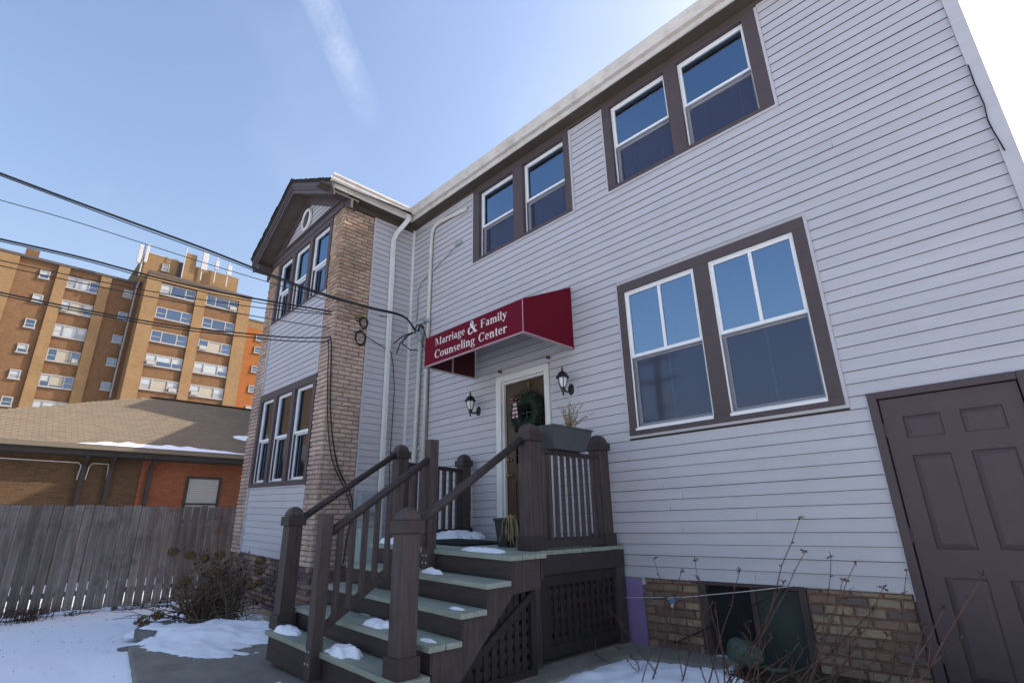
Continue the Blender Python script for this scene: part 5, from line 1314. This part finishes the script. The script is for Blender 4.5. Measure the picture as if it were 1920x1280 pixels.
MB().box(-2.785, -2.715, 4.755, 4.765, 0.395, 0.41).build('tap_handle', 'hose_blue', hb)
s0, s1 = atY(1160, 1120, 4.76), atY(1487, 1098, 4.78)
tag(MB().tube([s0, atY(1280, 1119, 4.77), atY(1400, 1108, 4.775), s1], 0.0035, 5).build('string', 'string', None), 'thin white string stretched across the basement window', 'string')
tag(MB().tube([atY(1265, 1205, 4.8), atY(1320, 1180, 4.76), atY(1400, 1140, 4.77), atY(1480, 1097, 4.8)], 0.006, 6).build('basement_cable', 'cable', None, smooth=True), 'black cable slung across the basement window', 'cable')

# ------------------------------------------------------------------ conduits, meter boxes
c1_ = MB(); c1_.tube([(-5.76, 4.79, 6.005), (-6.50, 4.79, 6.085), (-6.63, 4.79, 6.065), (-6.70, 4.79, 5.97), (-6.715, 4.79, 5.8), (-6.74, 4.79, 1.1)], 0.030, 10)
tag(c1_.build('conduit_pipe', 'conduit', None, smooth=True), 'cream conduit bending under the eave and running down the long wall', 'pipe', 'conduits in the inner corner')
mb = MB()
o = thing('service_mast', (-6.92, 4.78, 1.0), 'cream service mast with a weatherhead where the cables meet the wall', 'pipe', 'conduits in the inner corner')
MB().tube([(-6.905, 4.77, 4.0), (-6.93, 4.77, 2.6), (-6.96, 4.77, 1.0)], 0.034, 10).build('mast', 'conduit', o, smooth=True)
MB().tube([(-6.905, 4.77, 3.98), (-6.90, 4.76, 4.07), (-6.89, 4.71, 4.13), (-6.88, 4.65, 4.10)], [0.042, 0.060, 0.058, 0.035], 12).build('weatherhead', 'grey_box', o, smooth=True)
for zz in (3.4, 2.2): MB().box(-6.98, -6.86, 4.80, 4.835, zz, zz+0.03).build('strap', 'conduit', o)
ins = MB(); ins.box(-6.80, -6.66, 4.72, 4.80, 4.26, 4.30); ins.lathe([(0.03, 0), (0.045, 0.02), (0.03, 0.04), (0.045, 0.06), (0.02, 0.08)], (-6.74, 4.68, 4.22), 10); ins.build('insulator', 'grey_box', o)
mb = MB(); mb.tube([atY(781, 600, 4.81), atY(784, 545, 4.81), atY(790, 528, 4.81), atY(803, 516, 4.81), atY(858, 458, 4.81)], 0.010, 8)
o = thing('thin_conduit', (-7.2, 4.81, 4.5), 'thin grey conduit in the corner running up to a small fixture', 'pipe', 'conduits in the inner corner'); mb.build('pipe', 'grey_box', o, smooth=True)
p = atY(858, 457, 4.80); MB().box(p.x-0.05, p.x+0.09, 4.775, 4.835, p.z-0.025, p.z+0.035).build('fixture', 'grey_box', o, bevel=0.008)
o = thing('meter_box', (-7.27, 4.2, 1.27), 'grey electric meter box on the wing side wall above the green cabinet', 'box')
MB().box(-7.318, -7.20, 4.05, 4.37, 1.275, 1.55).build('case', 'grey_box', o, bevel=0.01); MB().box(-7.199, -7.192, 4.07, 4.35, 1.295, 1.53).build('cover', 'grey_box', o, bevel=0.006)
o = thing('utility_cabinet', (-7.25, 4.18, 0.6), 'pale green utility cabinet standing low behind the stair balusters', 'cabinet')
MB().box(-7.318, -7.17, 4.06, 4.29, 0.60, 1.065).build('case', 'green_box', o, bevel=0.01); MB().box(-7.169, -7.162, 4.07, 4.28, 0.62, 1.045).build('cover', 'green_box', o, bevel=0.006)
MB().tube([(-7.22, 4.2, 1.27), (-7.22, 4.2, 1.06)], 0.02, 8).build('pipe', 'conduit', o, smooth=True)

# ------------------------------------------------------------------ utility pole across the yard (it shows in the window reflections) and the overhead cables
POLE = Vector((-11.1, -10.3, 0))
up_ = thing('utility_pole', (POLE.x, POLE.y, -0.3), 'wooden utility pole reflected in the large window, carrying the overhead cables', 'pole')
MB().tube([(POLE.x, POLE.y, -0.4), (POLE.x, POLE.y, 8.2)], [0.17, 0.12], 12).build('pole', 'pole_wood', up_, smooth=True)
for zz in (7.6, 6.7): MB().box(POLE.x-1.1, POLE.x+1.1, POLE.y+0.12, POLE.y+0.22, zz, zz+0.11).build('crossarm', 'pole_wood', up_)
MB().lathe([(0.18, 0), (0.2, 0.05), (0.2, 0.7), (0.1, 0.78)], (POLE.x+0.35, POLE.y, 5.6), 14).build('transformer', 'grey_box', up_, smooth=True)
def cable(name, pix, A, r_, label, extra=None, aim=POLE, grp='overhead cables'):
    """points on the vertical plane between the wall fixing A and the pole"""
    A = Vector(A); n_ = Vector((-(aim.y-A.y), aim.x-A.x, 0)).normalized()
    pts_ = []
    for (x, y) in pix:
        d = ray(x, y); t0 = (A-CAMP).dot(n_)/d.dot(n_); pts_.append(CAMP+d*t0)
    p0, p1 = pts_[0], pts_[1]
    d = (p0-p1); d.normalize()
    horiz = ((aim.x-p0.x)**2+(aim.y-p0.y)**2)**.5
    end = Vector((aim.x, aim.y, min(7.7, p0.z+horiz*0.5*d.z/max(1e-3, (d.x**2+d.y**2)**.5))))
    ctl = p0+d*(horiz*0.45); ctl.z = min(ctl.z, (p0.z+end.z)/2+0.3)
    raw = pts_+[A]+[Vector(q) for q in (extra or [])]
    out_p = [end*(1-t_)**2+ctl*2*t_*(1-t_)+p0*t_*t_ for t_ in [k/14 for k in range(14)]]
    for i in range(len(raw)-1):
        b_, c_ = raw[i], raw[i+1]
        a_ = raw[i-1] if i else b_*2-c_
        d_ = raw[i+2] if i+2 < len(raw) else c_*2-b_
        for k in range(6):
            t_ = k/6; out_p.append(0.5*((2*b_)+(c_-a_)*t_+(2*a_-5*b_+4*c_-d_)*t_*t_+(3*b_-a_-3*c_+d_)*t_**3))
    out_p.append(raw[-1])
    tag(MB().tube(out_p, r_, 7).build(name, 'cable', None, smooth=True), label, 'cable', grp)
WH = (-6.86, 4.66, 4.12)
cable('overhead_cable', [(0, 325), (120, 370), (240, 414), (380, 465), (505, 514), (600, 549), (690, 575), (755, 592)], WH, 0.0155, 'thickest black overhead cable, highest of the set, ending at the weatherhead', extra=[(-6.80, 4.68, 4.22), (-6.72, 4.70, 4.16)])
cable('overhead_cable', [(0, 329), (120, 374), (240, 419), (380, 470), (505, 518), (600, 552), (690, 578), (755, 594)], (-6.87, 4.655, 4.10), 0.007, 'thin black cable twisted under the thickest overhead cable')
cable('overhead_cable', [(0, 375), (130, 412), (265, 455), (400, 498), (520, 534), (620, 565), (700, 590)], (-7.27, 4.40, 4.43), 0.0055, 'thin single wire second from the top of the overhead cables')
pierA = (-7.295, 3.90, 4.26)
cable('overhead_cable', [(0, 448), (150, 482), (270, 514), (400, 545), (520, 567), (620, 584)], pierA, 0.013, 'thick black overhead cable running to the upper cable coil on the brick pier')
cable('overhead_cable', [(0, 452), (150, 486), (270, 519), (400, 551), (520, 573), (620, 589)], (-7.295, 3.88, 4.22), 0.007, 'thin cable lashed below the one that runs to the upper coil')
cable('overhead_cable', [(0, 488), (150, 520), (300, 549), (450, 572), (560, 585), (640, 592)], (-7.295, 3.86, 4.20), 0.0065, 'thin wire just over the middle pair of overhead cables')
cable('overhead_cable', [(0, 498), (150, 530), (300, 560), (450, 588), (560, 606), (640, 618)], (-7.295, 3.87, 4.02), 0.0065, 'thin wire running to the lower cable coil on the brick pier')
pf = G(-0.10, -0.03, 3.86)
cable('overhead_cable', [(0, 548), (150, 579), (330, 611), (450, 624), (540, 632)], pf, 0.010, 'lowest black overhead cable bending down the brick pier to the meter box', extra=[(-7.30, 3.385, 3.84), (-7.285, 3.405, 3.76), (-7.285, 3.425, 3.6), (-7.285, 3.45, 3.3), (-7.285, 3.52, 2.6), (-7.285, 3.68, 1.95), (-7.285, 3.92, 1.55), (-7.285, 3.98, 1.30), (-7.285, 3.93, 0.95), (-7.285, 3.90, 0.6)])
pf = G(-0.14, -0.03, 3.80)
cable('overhead_cable', [(0, 553), (150, 584), (330, 616), (450, 630), (540, 639)], pf, 0.008, 'second of the lowest pair of cables, bending down the brick pier', extra=[(-7.32, 3.37, 3.79), (-7.295, 3.375, 3.70), (-7.285, 3.385, 3.55), (-7.285, 3.41, 3.2), (-7.285, 3.47, 2.6), (-7.285, 3.60, 2.0), (-7.285, 3.84, 1.6), (-7.285, 3.95, 1.35)])
def coil(c_, rr, label):
    pts_ = []
    for k in range(0, 64):
        a = 2*math.pi*k/16; pts_.append((c_[0]+0.004*(k % 5), c_[1]+rr*(0.85+0.05*(k//16))*math.cos(a), c_[2]+rr*(1.1+0.07*(k//16))*math.sin(a)))
    tag(MB().tube(pts_, 0.0075, 6).build('cable_coil', 'cable', None, smooth=True), label, 'cable', 'cable coils on the brick pier')
coil((-7.285, 3.92, 4.20), 0.075, 'upper coil of spare black cable on the brick pier')
coil((-7.285, 3.885, 3.93), 0.095, 'lower coil of spare black cable on the brick pier')
tag(MB().tube([(-7.285, 3.95, 4.0), (-7.285, 4.15, 3.93), (-7.285, 4.33, 3.86), (-7.225, 4.42, 3.80), (-7.29, 4.52, 3.62), (-7.29, 4.57, 3.2), (-7.29, 4.56, 2.0), (-7.29, 4.60, 1.2)], 0.006, 6).build('drop_cable', 'cable', None, smooth=True), 'thin cable hanging down the wing siding behind the downspout', 'cable', 'wall cables')
mb = MB()
o = thing('drop_loop', (-6.85, 4.7, 4.0), 'loose black drop loop of cable ends around the weatherhead', 'cable', 'wall cables')
MB().tube([(-6.88, 4.64, 4.10), (-6.98, 4.52, 4.02), (-7.02, 4.50, 3.90), (-6.93, 4.60, 3.80), (-6.82, 4.68, 3.78)], 0.009, 7).build('strand', 'cable', o, smooth=True)
MB().tube([(-6.88, 4.64, 4.11), (-6.76, 4.60, 4.20), (-6.66, 4.66, 4.10), (-6.62, 4.70, 3.92)], 0.010, 7).build('strand', 'cable', o, smooth=True)
MB().tube([(-6.9, 4.62, 4.10), (-7.02, 4.50, 4.04), (-7.16, 4.42, 3.92)], 0.010, 7).build('strand', 'cable', o, smooth=True)
MB().tube([(-6.92, 4.58, 4.08), (-7.02, 4.46, 3.9), (-7.08, 4.44, 3.74)], 0.010, 7).build('strand', 'cable', o, smooth=True)
MB().tube([(-6.895, 4.775, 4.0), (-6.66, 4.80, 3.6), (-6.655, 4.805, 2.4), (-6.665, 4.805, 1.2)], 0.006, 6).build('strand', 'cable', o, smooth=True)
# black cable along the right corner board
pts_ = [atY(x, y, 4.80) for x, y in ((1815, 122), (1828, 158), (1845, 195), (1852, 225), (1862, 245), (1876, 268), (1884, 282))]
tag(MB().tube(pts_, 0.0048, 6).build('loose_cable', 'cable', None, smooth=True), 'loose black cable by the right corner board', 'cable', 'wall cables')

# ------------------------------------------------------------------ picket fence
FX = -13.0
fence = thing('fence', (FX, 2, -0.3), 'weathered grey board fence behind the snowy yard', 'fence')
frnd = random.Random(31)
def picket_mesh(i):
    r_ = random.Random(60+i); mb = MB(); w_ = 0.069; y0 = 0.0
    segs = 6; bow = r_.uniform(-0.006, 0.006)
    sec = []
    for k in range(segs+1):
        z_ = 1.80*k/segs; b_ = bow*math.sin(math.pi*k/segs)
        sec.append([(-0.0095, -w_+b_, z_), (0.0095, -w_+b_, z_), (0.0095, w_+b_, z_), (-0.0095, w_+b_, z_)])
    e = r_.uniform(0.003, 0.010)
    sec[-1] = [(-0.0095, -w_+e, 1.80), (0.0095, -w_+e, 1.80), (0.0095, w_-e, 1.80), (-0.0095, w_-e, 1.80)]; sec[-2] = [(x, y, 1.785) for x, y, z in sec[-2]]
    mb.add([p for s_ in sec for p in s_], [(i_*4+k, i_*4+(k+1) % 4, (i_+1)*4+(k+1) % 4, (i_+1)*4+k) for i_ in range(segs) for k in range(4)]+[(3, 2, 1, 0), tuple(range(segs*4, segs*4+4))])
    me = bpy.data.meshes.new('picket'); me.from_pydata(mb.v, [], mb.F); bm = bmesh.new(); bm.from_mesh(me); bmesh.ops.recalc_face_normals(bm, faces=bm.faces); bm.to_mesh(me); bm.free(); me.materials.append(MATS['fence_wood']); return me
PK = [picket_mesh(i) for i in range(5)]
y = -2.5; i = 0
while y < 6.2:
    ob = bpy.data.objects.new('picket', PK[i % 5]); col.objects.link(ob); ob.parent = fence
    ob.location = Vector((FX+frnd.uniform(-.006, .006), y, -0.245+frnd.uniform(-.022, .018)))-wloc(fence)
    ob.rotation_euler = (frnd.uniform(-.003, .003), frnd.uniform(-.006, .006), frnd.uniform(-.03, .03)+(math.pi if i % 3 == 0 else 0))
    y += 0.138+frnd.choice((0.004, 0.007, 0.010, 0.015, 0.018)); i += 1
for zz in (0.0, 0.62, 1.22): MB().box(FX-0.052, FX-0.014, -2.6, 6.2, zz, zz+0.085).build('fence_rail', 'fence_wood', fence)
for yy in (-2.4, 0.0, 2.4, 4.8): MB().box(FX-0.145, FX-0.053, yy-0.045, yy+0.045, -0.6, 1.45).build('fence_post', 'fence_wood', fence)

# ------------------------------------------------------------------ neighbouring bungalow
nb = thing('bungalow', (-24, 4, -0.4), 'low brick bungalow with tan shingled hip roof behind the fence', 'house')
NX = -21.0
w1 = MB(); w1.box(-31, NX, 3.80, 13.0, -0.8, 3.30); nbw = w1.build('wall', 'nb_red', nb, label='orange red brick wall with a window')
w1 = MB(); w1.box(-31, NX-0.03, -2.6, 3.799, -0.8, 3.30); w1.build('wall', 'nb_brownbrick', nb, label='brown brick wall at the left')
EX, RX, EZ, RZ = -20.45, -26.0, 3.60, 6.38
y_r0, y_l, y_e = 4.5, -2.95, 14.5
fas = MB(); fas.box(EX-0.06, EX-0.03, y_l, y_e, 3.30, 3.56); fas.build('fascia', 'nb_brown', nb)
MB().box(-31.6, EX-0.061, y_l, y_e, 3.28, 3.31).build('soffit', 'nb_brown', nb)
MB().box(EX-0.03, EX+0.10, y_l, y_e, 3.46, 3.59).build('gutter', 'nb_gutter', nb)
rs_ = MB(); 
P1, P2, P3, P4 = (EX, y_l, EZ), (EX, y_e, EZ), (RX, y_e, RZ), (RX, y_r0, RZ)
P5, P6 = (-31.6, y_l, EZ), (-31.6, y_e, EZ)
rs_.add([P1, P2, P3, P4, P5, P6], [(0, 1, 2, 3), (0, 3, 4), (4, 3, 2, 5), (0, 4, 5, 1)])
roof_ = rs_.build('roof', 'nb_gap', nb)
# shingle courses: every tab a thin piece of its own
sh = MB(); nrow = 44
slope_v = Vector((RX-EX, 0, RZ-EZ)); nrm_ = Vector((-(RZ-EZ), 0, RX-EX)).normalized()
if nrm_.z < 0: nrm_ = -nrm_
for r_ in range(nrow):
    f0, f1 = r_/nrow, (r_+1.06)/nrow
    b0, b1 = Vector((EX, 0, EZ))+slope_v*f0, Vector((EX, 0, EZ))+slope_v*min(1, f1)
    ylo = y_l+(y_r0-y_l)*f0
    y = math.floor(ylo/0.305)*0.305+(0.1525 if r_ % 2 else 0)
    while y < 11.5:
        ya, yb = max(y+0.005, ylo), y+0.300
        if yb > ylo+0.02:
            t0, t1 = nrm_*0.010, nrm_*0.002; zj = nrm_*frnd.uniform(0, 0.003)
            sh.add([tuple(b0+t0+zj+Vector((0, ya, 0))), tuple(b0+t0+zj+Vector((0, yb, 0))), tuple(b1+t1+Vector((0, yb, 0))), tuple(b1+t1+Vector((0, ya, 0))), tuple(b0-nrm_*0.001+Vector((0, ya, 0))), tuple(b0-nrm_*0.001+Vector((0, yb, 0)))], [(0, 1, 2, 3), (4, 5, 1, 0)])
        y += 0.305
tag(sh.build('shingle', 'nb_shingle', roof_, fix=False), kind='stuff')
MB().beam((RX, y_r0, RZ+0.02), (RX, y_e, RZ+0.02), 0.25, 0.04).build('ridge_cap', 'nb_brown', roof_)
# bungalow window, downspouts, pipes
wn = MB(); wn.box(NX-0.02, NX+0.05, 5.16, 5.24, 1.2, 2.83); wn.box(NX-0.02, NX+0.05, 6.19, 6.27, 1.2, 2.83); wn.box(NX-0.02, NX+0.05, 5.24, 6.19, 2.76, 2.83); wn.box(NX-0.02, NX+0.05, 5.24, 6.19, 1.90, 1.96)
win_ = wn.build('window', 'nb_brown', nb)
bl_ = MB()
for q in range(26): zz = 1.22+q*0.06; bl_.hexa([(NX+0.012, 5.24, zz), (NX+0.012, 6.19, zz), (NX+0.005, 6.19, zz+0.052), (NX+0.005, 5.24, zz+0.052)], [(NX+0.016, 5.24, zz), (NX+0.016, 6.19, zz), (NX+0.009, 6.19, zz+0.052), (NX+0.009, 5.24, zz+0.052)])
bl_.build('blind', 'blind', win_)
MATS['nb_blind'] = mat('nb_blind', (0.42, 0.41, 0.37), 0.6)
win_.children[0].data.materials[0] = MATS['nb_blind']
for ya, lean in ((2.30, 0.1), (2.98, 0.1), (4.05, 0.0)):
    dsn = MB(); dsn.beam((NX+0.08, ya, -0.5), (NX+0.08, ya, 3.05), 0.11, 0.09, (1, 0, 0)); dsn.beam((NX+0.08, ya, 3.03), (EX-0.02, ya, 3.36), 0.11, 0.09, (0, 1, 0)); dsn.build('downspout', 'nb_brown', nb)
cp = MB(); cp.tube([(NX+0.06, 0.2, 3.12), (NX+0.06, 2.15, 3.10), (NX+0.06, 2.23, 3.02), (NX+0.06, 2.2, 2.6)], 0.016, 6); cp.tube([(NX+0.06, 2.40, 2.6), (NX+0.06, 2.43, 3.0), (NX+0.06, 2.5, 3.1), (NX+0.06, 2.9, 3.1), (NX+0.06, 2.94, 2.62)], 0.016, 6)
cp.build('conduit', 'conduit', nb)
def roof_snow(y0, y1, wmax, label, seed):
    mb = MB(); n_ = int((y1-y0)/0.08)
    lo, hi = [], []
    for k in range(n_+1):
        y_ = y0+(y1-y0)*k/n_; e_ = math.sin(math.pi*k/n_)**0.6
        w_ = wmax*e_*(0.55+0.9*abs(mnoise.noise(Vector((y_*1.7, seed, 0)))))+0.01
        b_ = Vector((EX+0.09, y_, EZ-0.02)); lo.append(tuple(b_+nrm_*0.03)); hi.append((b_+slope_v.normalized()*w_, w_))
    mid = [tuple(Vector(l).lerp(h[0], 0.6)+nrm_*0.05*min(1, h[1]*3)) for l, h in zip(lo, hi)]
    tp = [tuple(h[0]+nrm_*0.008) for h in hi]
    vs2 = lo+mid+tp; m_ = n_+1
    mb.add(vs2, [(r*m_+k, r*m_+k+1, (r+1)*m_+k+1, (r+1)*m_+k) for r in (0, 1) for k in range(n_)])
    tag(mb.build('roof_snow', 'snow', None, smooth=True), label, 'snow', 'snow on the bungalow roof')
roof_snow(1.9, 6.9, 0.62, 'strip of snow along the gutter of the bungalow roof', 2.0)
mb = snow_mesh('roof_snow', 0, 0, 0.5, 0.30, 0.03, 0.0, 9, step=0.05)
Mx = Matrix((Vector((0, 1, 0)), slope_v.normalized(), nrm_)).transposed().to_4x4(); Mx.translation = Vector((EX, 7.35, EZ))+slope_v*0.31+nrm_*0.012
mb.data.transform(Mx); tag(mb, 'small snow patch high on the shaded end of the bungalow roof', 'snow', 'snow on the bungalow roof')

# ------------------------------------------------------------------ apartment block far behind
apt = thing('apartment_block', (-66, 8, 0), 'tall tan and brown brick apartment block far beyond the bungalow', 'building')
AXR, AXL = -64.0, -66.0
MB().box(-80, AXR-0.30, 8.55, 19.3, -1, 27.6).build('block', 'apt_brown', apt)
MB().box(-80, AXL-0.30, -30, 8.6, -1, 26.75).build('block', 'apt_brown', apt)
MB().box(-80, AXR-0.31, 8.52, 8.549, -1, 27.6).build('side_wall', 'apt_tan', apt)
for (a, b) in ((8.55, 9.9), (13.42, 14.45), (17.95, 19.3)): MB().box(AXR-0.30, AXR, a, b, -1, 27.55).build('pier', 'apt_tan', apt)
MB().box(AXR-0.30, AXR-0.003, 9.9, 13.42, 26.95, 27.55).build('pier', 'apt_tan', apt); MB().box(AXR-0.30, AXR-0.003, 14.45, 17.95, 26.95, 27.55).build('pier', 'apt_tan', apt)
MB().box(AXR-0.32, AXR+0.06, 8.48, 19.35, 27.60, 27.95).build('coping', 'coping', apt)
MB().box(AXL-0.32, AXL+0.06, -30, 8.5, 26.76, 27.0).build('coping', 'coping', apt)
for (a, b) in ((-9.6, -8.0), (-3.2, -1.55), (1.40, 2.30), (4.90, 5.80)): MB().box(AXL-0.30, AXL, a, b, -1, 26.74).build('pier', 'apt_tan', apt)
MB().box(-75, AXL-1.2, -1.35, -0.3, 26.76, 28.2).build('chimney', 'apt_brown', apt)
# penthouse
ph = MB().box(-78, AXR-1.0, 8.1, 17.75, 27.0, 30.3).build('penthouse', 'apt_tan', apt)
MB().box(AXR-1.0, AXR-0.4, 11.75, 12.85, 27.0, 31.4).build('chimney', 'apt_tan', ph)
MB().box(AXR-1.0, AXR-0.92, 11.25, 11.74, 28.0, 30.2).build('recess', 'coping', ph)
MB().box(-78, AXR-0.95, 8.05, 11.2, 30.31, 30.45).build('coping', 'far_frame', ph)
# windows
wrnd = random.Random(77)
def far_windows(X, y0, z1, wd, ht, kind):
    fr = MB(); d0, d1 = X-0.29, X-0.16
    t_ = 0.09
    fr.box(d0, d1, y0, y0+wd, z1-t_, z1); fr.box(d0, d1+0.08, y0-0.05, y0+wd+0.05, z1-ht, z1-ht+0.12)
    if kind == 3:
        xs = [y0, y0+wd*0.29, y0+wd*0.71, y0+wd]
    else: xs = [y0, y0+wd]
    for q, x in enumerate(xs):
        a = x-(t_/2 if 0 < q < len(xs)-1 else (0 if q == 0 else t_)); fr.box(d0, d1, a, a+t_, z1-ht+0.12, z1-t_)
    w_ = fr.build('window', 'far_frame', apt)
    dark = wrnd.random() < 0.35
    for q in range(len(xs)-1):
        a, b = xs[q]+t_*0.6, xs[q+1]-t_*0.6
        zm = z1-ht*0.52
        centre = kind == 3 and q == 1
        up_m = 'blind_far' if (not dark and wrnd.random() < 0.92) else 'glass_far'
        if centre:
            zc_ = z1-ht+0.12 if (up_m != 'blind_far' or wrnd.random() < 0.6) else z1-ht*wrnd.uniform(0.45, 0.85)
            MB().box(d0+0.02, d0+0.05, a, b, zc_, z1-t_).build('pane', up_m if wrnd.random() < 0.8 else 'blind_cream', w_)
            if zc_ > z1-ht+0.13: MB().box(d0+0.015, d0+0.045, a, b, z1-ht+0.12, zc_).build('pane', 'glass_far', w_)
        else:
            MB().box(d0+0.02, d0+0.05, a, b, zm, z1-t_).build('pane', up_m, w_); MB().box(d0+0.05, d0+0.08, a, b, zm-0.03, zm+0.03).build('meeting_rail', 'far_frame', w_)
            MB().box(d0+0.02, d0+0.05, a, b, z1-ht+0.12, zm).build('pane', wrnd.choice(('far_grey', 'far_grey', 'blind_far', 'glass_far')) if up_m == 'blind_far' else 'glass_far', w_)
            if kind == 3 and wrnd.random() < 0.12: MB().box(d0+0.06, d1+0.28, a+0.08, b-0.08, z1-ht+0.13, z1-ht+0.5).build('air_conditioner', 'far_frame', w_)
for zt_ in (26.88, 24.12, 21.43, 18.80, 16.2, 13.55):
    far_windows(AXR, 9.95, zt_, 3.42, 1.32, 3); far_windows(AXR, 14.5, zt_, 3.40, 1.32, 3)
for zt_ in (25.92, 23.32, 20.72, 18.19, 15.62, 13.05):
    far_windows(AXL, 2.32, zt_, 2.55, 1.32, 3); far_windows(AXL, 0.12, zt_, 0.80, 0.95, 1); far_windows(AXL, 7.03, zt_, 0.84, 0.92, 1); far_windows(AXL, -6.5, zt_, 2.55, 1.3, 3)
    far_windows(AXL, -2.9, zt_-0.1, 0.75, 1.2, 1)
far_windows(AXR-0.71, 9.75, 29.5, 0.72, 0.92, 1)
mb = MB(); mb.tube([(AXL+0.3, 8.2, 27.2), (AXL+0.4, 8.0, 26.4), (AXL+0.3, 7.95, 14)], 0.08, 6); mb.build('downspout', 'far_grey', apt)
# antennas on the roof
def antenna(x, y, z0, z1, pan, label, w_=0.5):
    o = thing('cell_antenna', (x, y, z0), label, 'antenna', 'antennas on the apartment roof')
    MB().tube([(x, y, z0), (x, y, z1)], 0.07, 6).build('mast', 'antenna_pole', o)
    for (py, za, zb, ww) in pan: MB().box(x+0.05, x+0.30, y+py-ww/2, y+py+ww/2, za, zb).build('panel', 'antenna', o, bevel=0.03)
antenna(-64.2, 7.75, 27.0, 31.0, [(-0.35, 28.4, 30.6, 0.34), (0.25, 28.7, 30.9, 0.28)], 'cluster of white panel antennas at the left end of the penthouse')
antenna(-64.2, 11.62, 27.9, 31.9, [], 'bare tall antenna mast beside the penthouse chimney')
antenna(-64.2, 13.5, 28.4, 31.6, [(0.1, 29.7, 32.0, 0.6)], 'largest white panel antenna, right of the penthouse chimney')
antenna(-64.2, 14.9, 28.5, 32.0, [(0.0, 30.2, 31.3, 0.38)], 'slim antenna mast second from the right on the penthouse')
antenna(-64.2, 16.25, 28.4, 31.9, [(0.05, 29.9, 31.2, 0.45)], 'antenna mast at the right end of the penthouse')
# orange block at its right
ob_ = thing('orange_brick_block', (-75, 26, 0), 'orange brick block seen between the apartments and the wing', 'building')
MB().box(-86, -72, 21.0, 40, -1, 27.6).build('wall', 'apt_orange', ob_); MB().box(-86, -71.99, 20.98, 40.02, 26.9, 27.9).build('parapet', 'apt_tan', ob_); MB().box(-86, -71.9, 20.9, 40.1, 27.9, 28.1).build('coping', 'coping', ob_)
apt_, apt = apt, ob_
for zt_ in (27.05-0.9, 24.4, 21.7, 19.0, 16.3, 13.6): far_windows(-72+0.29, 22.95, zt_, 1.2, 0.95, 1)
apt = apt_
# dark gabled roof edge between the bungalow and the wing
gr = thing('gabled_shed', (-30, 12, 0), 'dark gable roof edge peeping out beside the brick wing', 'house')
MB().box(-36, -28.3, 10.2, 17, -1, 4.9).build('wall', 'nb_brown', gr)
rv = MB(); rv.hexa([(-37, 8.9, 5.35), (-27.8, 8.9, 5.35), (-27.8, 13.2, 8.4), (-37, 13.2, 8.4)], [(-37, 8.9, 5.55), (-27.8, 8.9, 5.55), (-27.8, 13.2, 8.65), (-37, 13.2, 8.65)]); rv.hexa([(-37, 17.5, 5.35), (-27.8, 17.5, 5.35), (-27.8, 13.2, 8.4), (-37, 13.2, 8.4)], [(-37, 17.5, 5.55), (-27.8, 17.5, 5.55), (-27.8, 13.2, 8.65), (-37, 13.2, 8.65)]); rv.build('roof', 'roof_dark', gr)

# unseen flat roofed building, added behind the house to cast the shadow on the bungalow
rb = thing('unseen_shadow_building', (-16, 17, 0), 'unseen building added behind the house to cast a shadow on the bungalow roof', 'building')
MB().box(-20.4, -11.5, 13.3, 18, -1, 9.9).build('wall', 'nb_brownbrick', rb); MB().box(-20.4, -11.4, 13.2, 18.1, 9.9, 10.05).build('coping', 'coping', rb)
MB().box(-27, -20.5, 12.0, 18, -1, 11.0).build('wall', 'nb_brownbrick', rb); MB().box(-27.1, -20.45, 11.9, 18.1, 11.0, 11.2).build('coping', 'coping', rb)

mb = MB(); lr = random.Random(91)
for q in range(150):
    x, y = lr.uniform(-12.8, -5.6), lr.uniform(0.2, 3.3)
    z_ = ground_z(x, y)+0.012; a = lr.uniform(0, 6.3); r_ = lr.uniform(0.004, 0.014)
    if lr.random() < 0.5:
        mb.tube([(x, y, z_), (x+math.cos(a)*r_*4, y+math.sin(a)*r_*4, z_+lr.uniform(0, .03))], 0.0018, 3)
    else: mb.add([(x+r_*math.cos(a+k*1.57), y+r_*math.sin(a+k*1.57)*.6, z_+lr.uniform(0, .012)) for k in range(4)], [(0, 1, 2, 3)])
tag(mb.build('grass_litter', 'dead_leaf', None, fix=False), 'bits of dead grass and leaf on the snowy lawn', 'leaves', None, 'stuff')
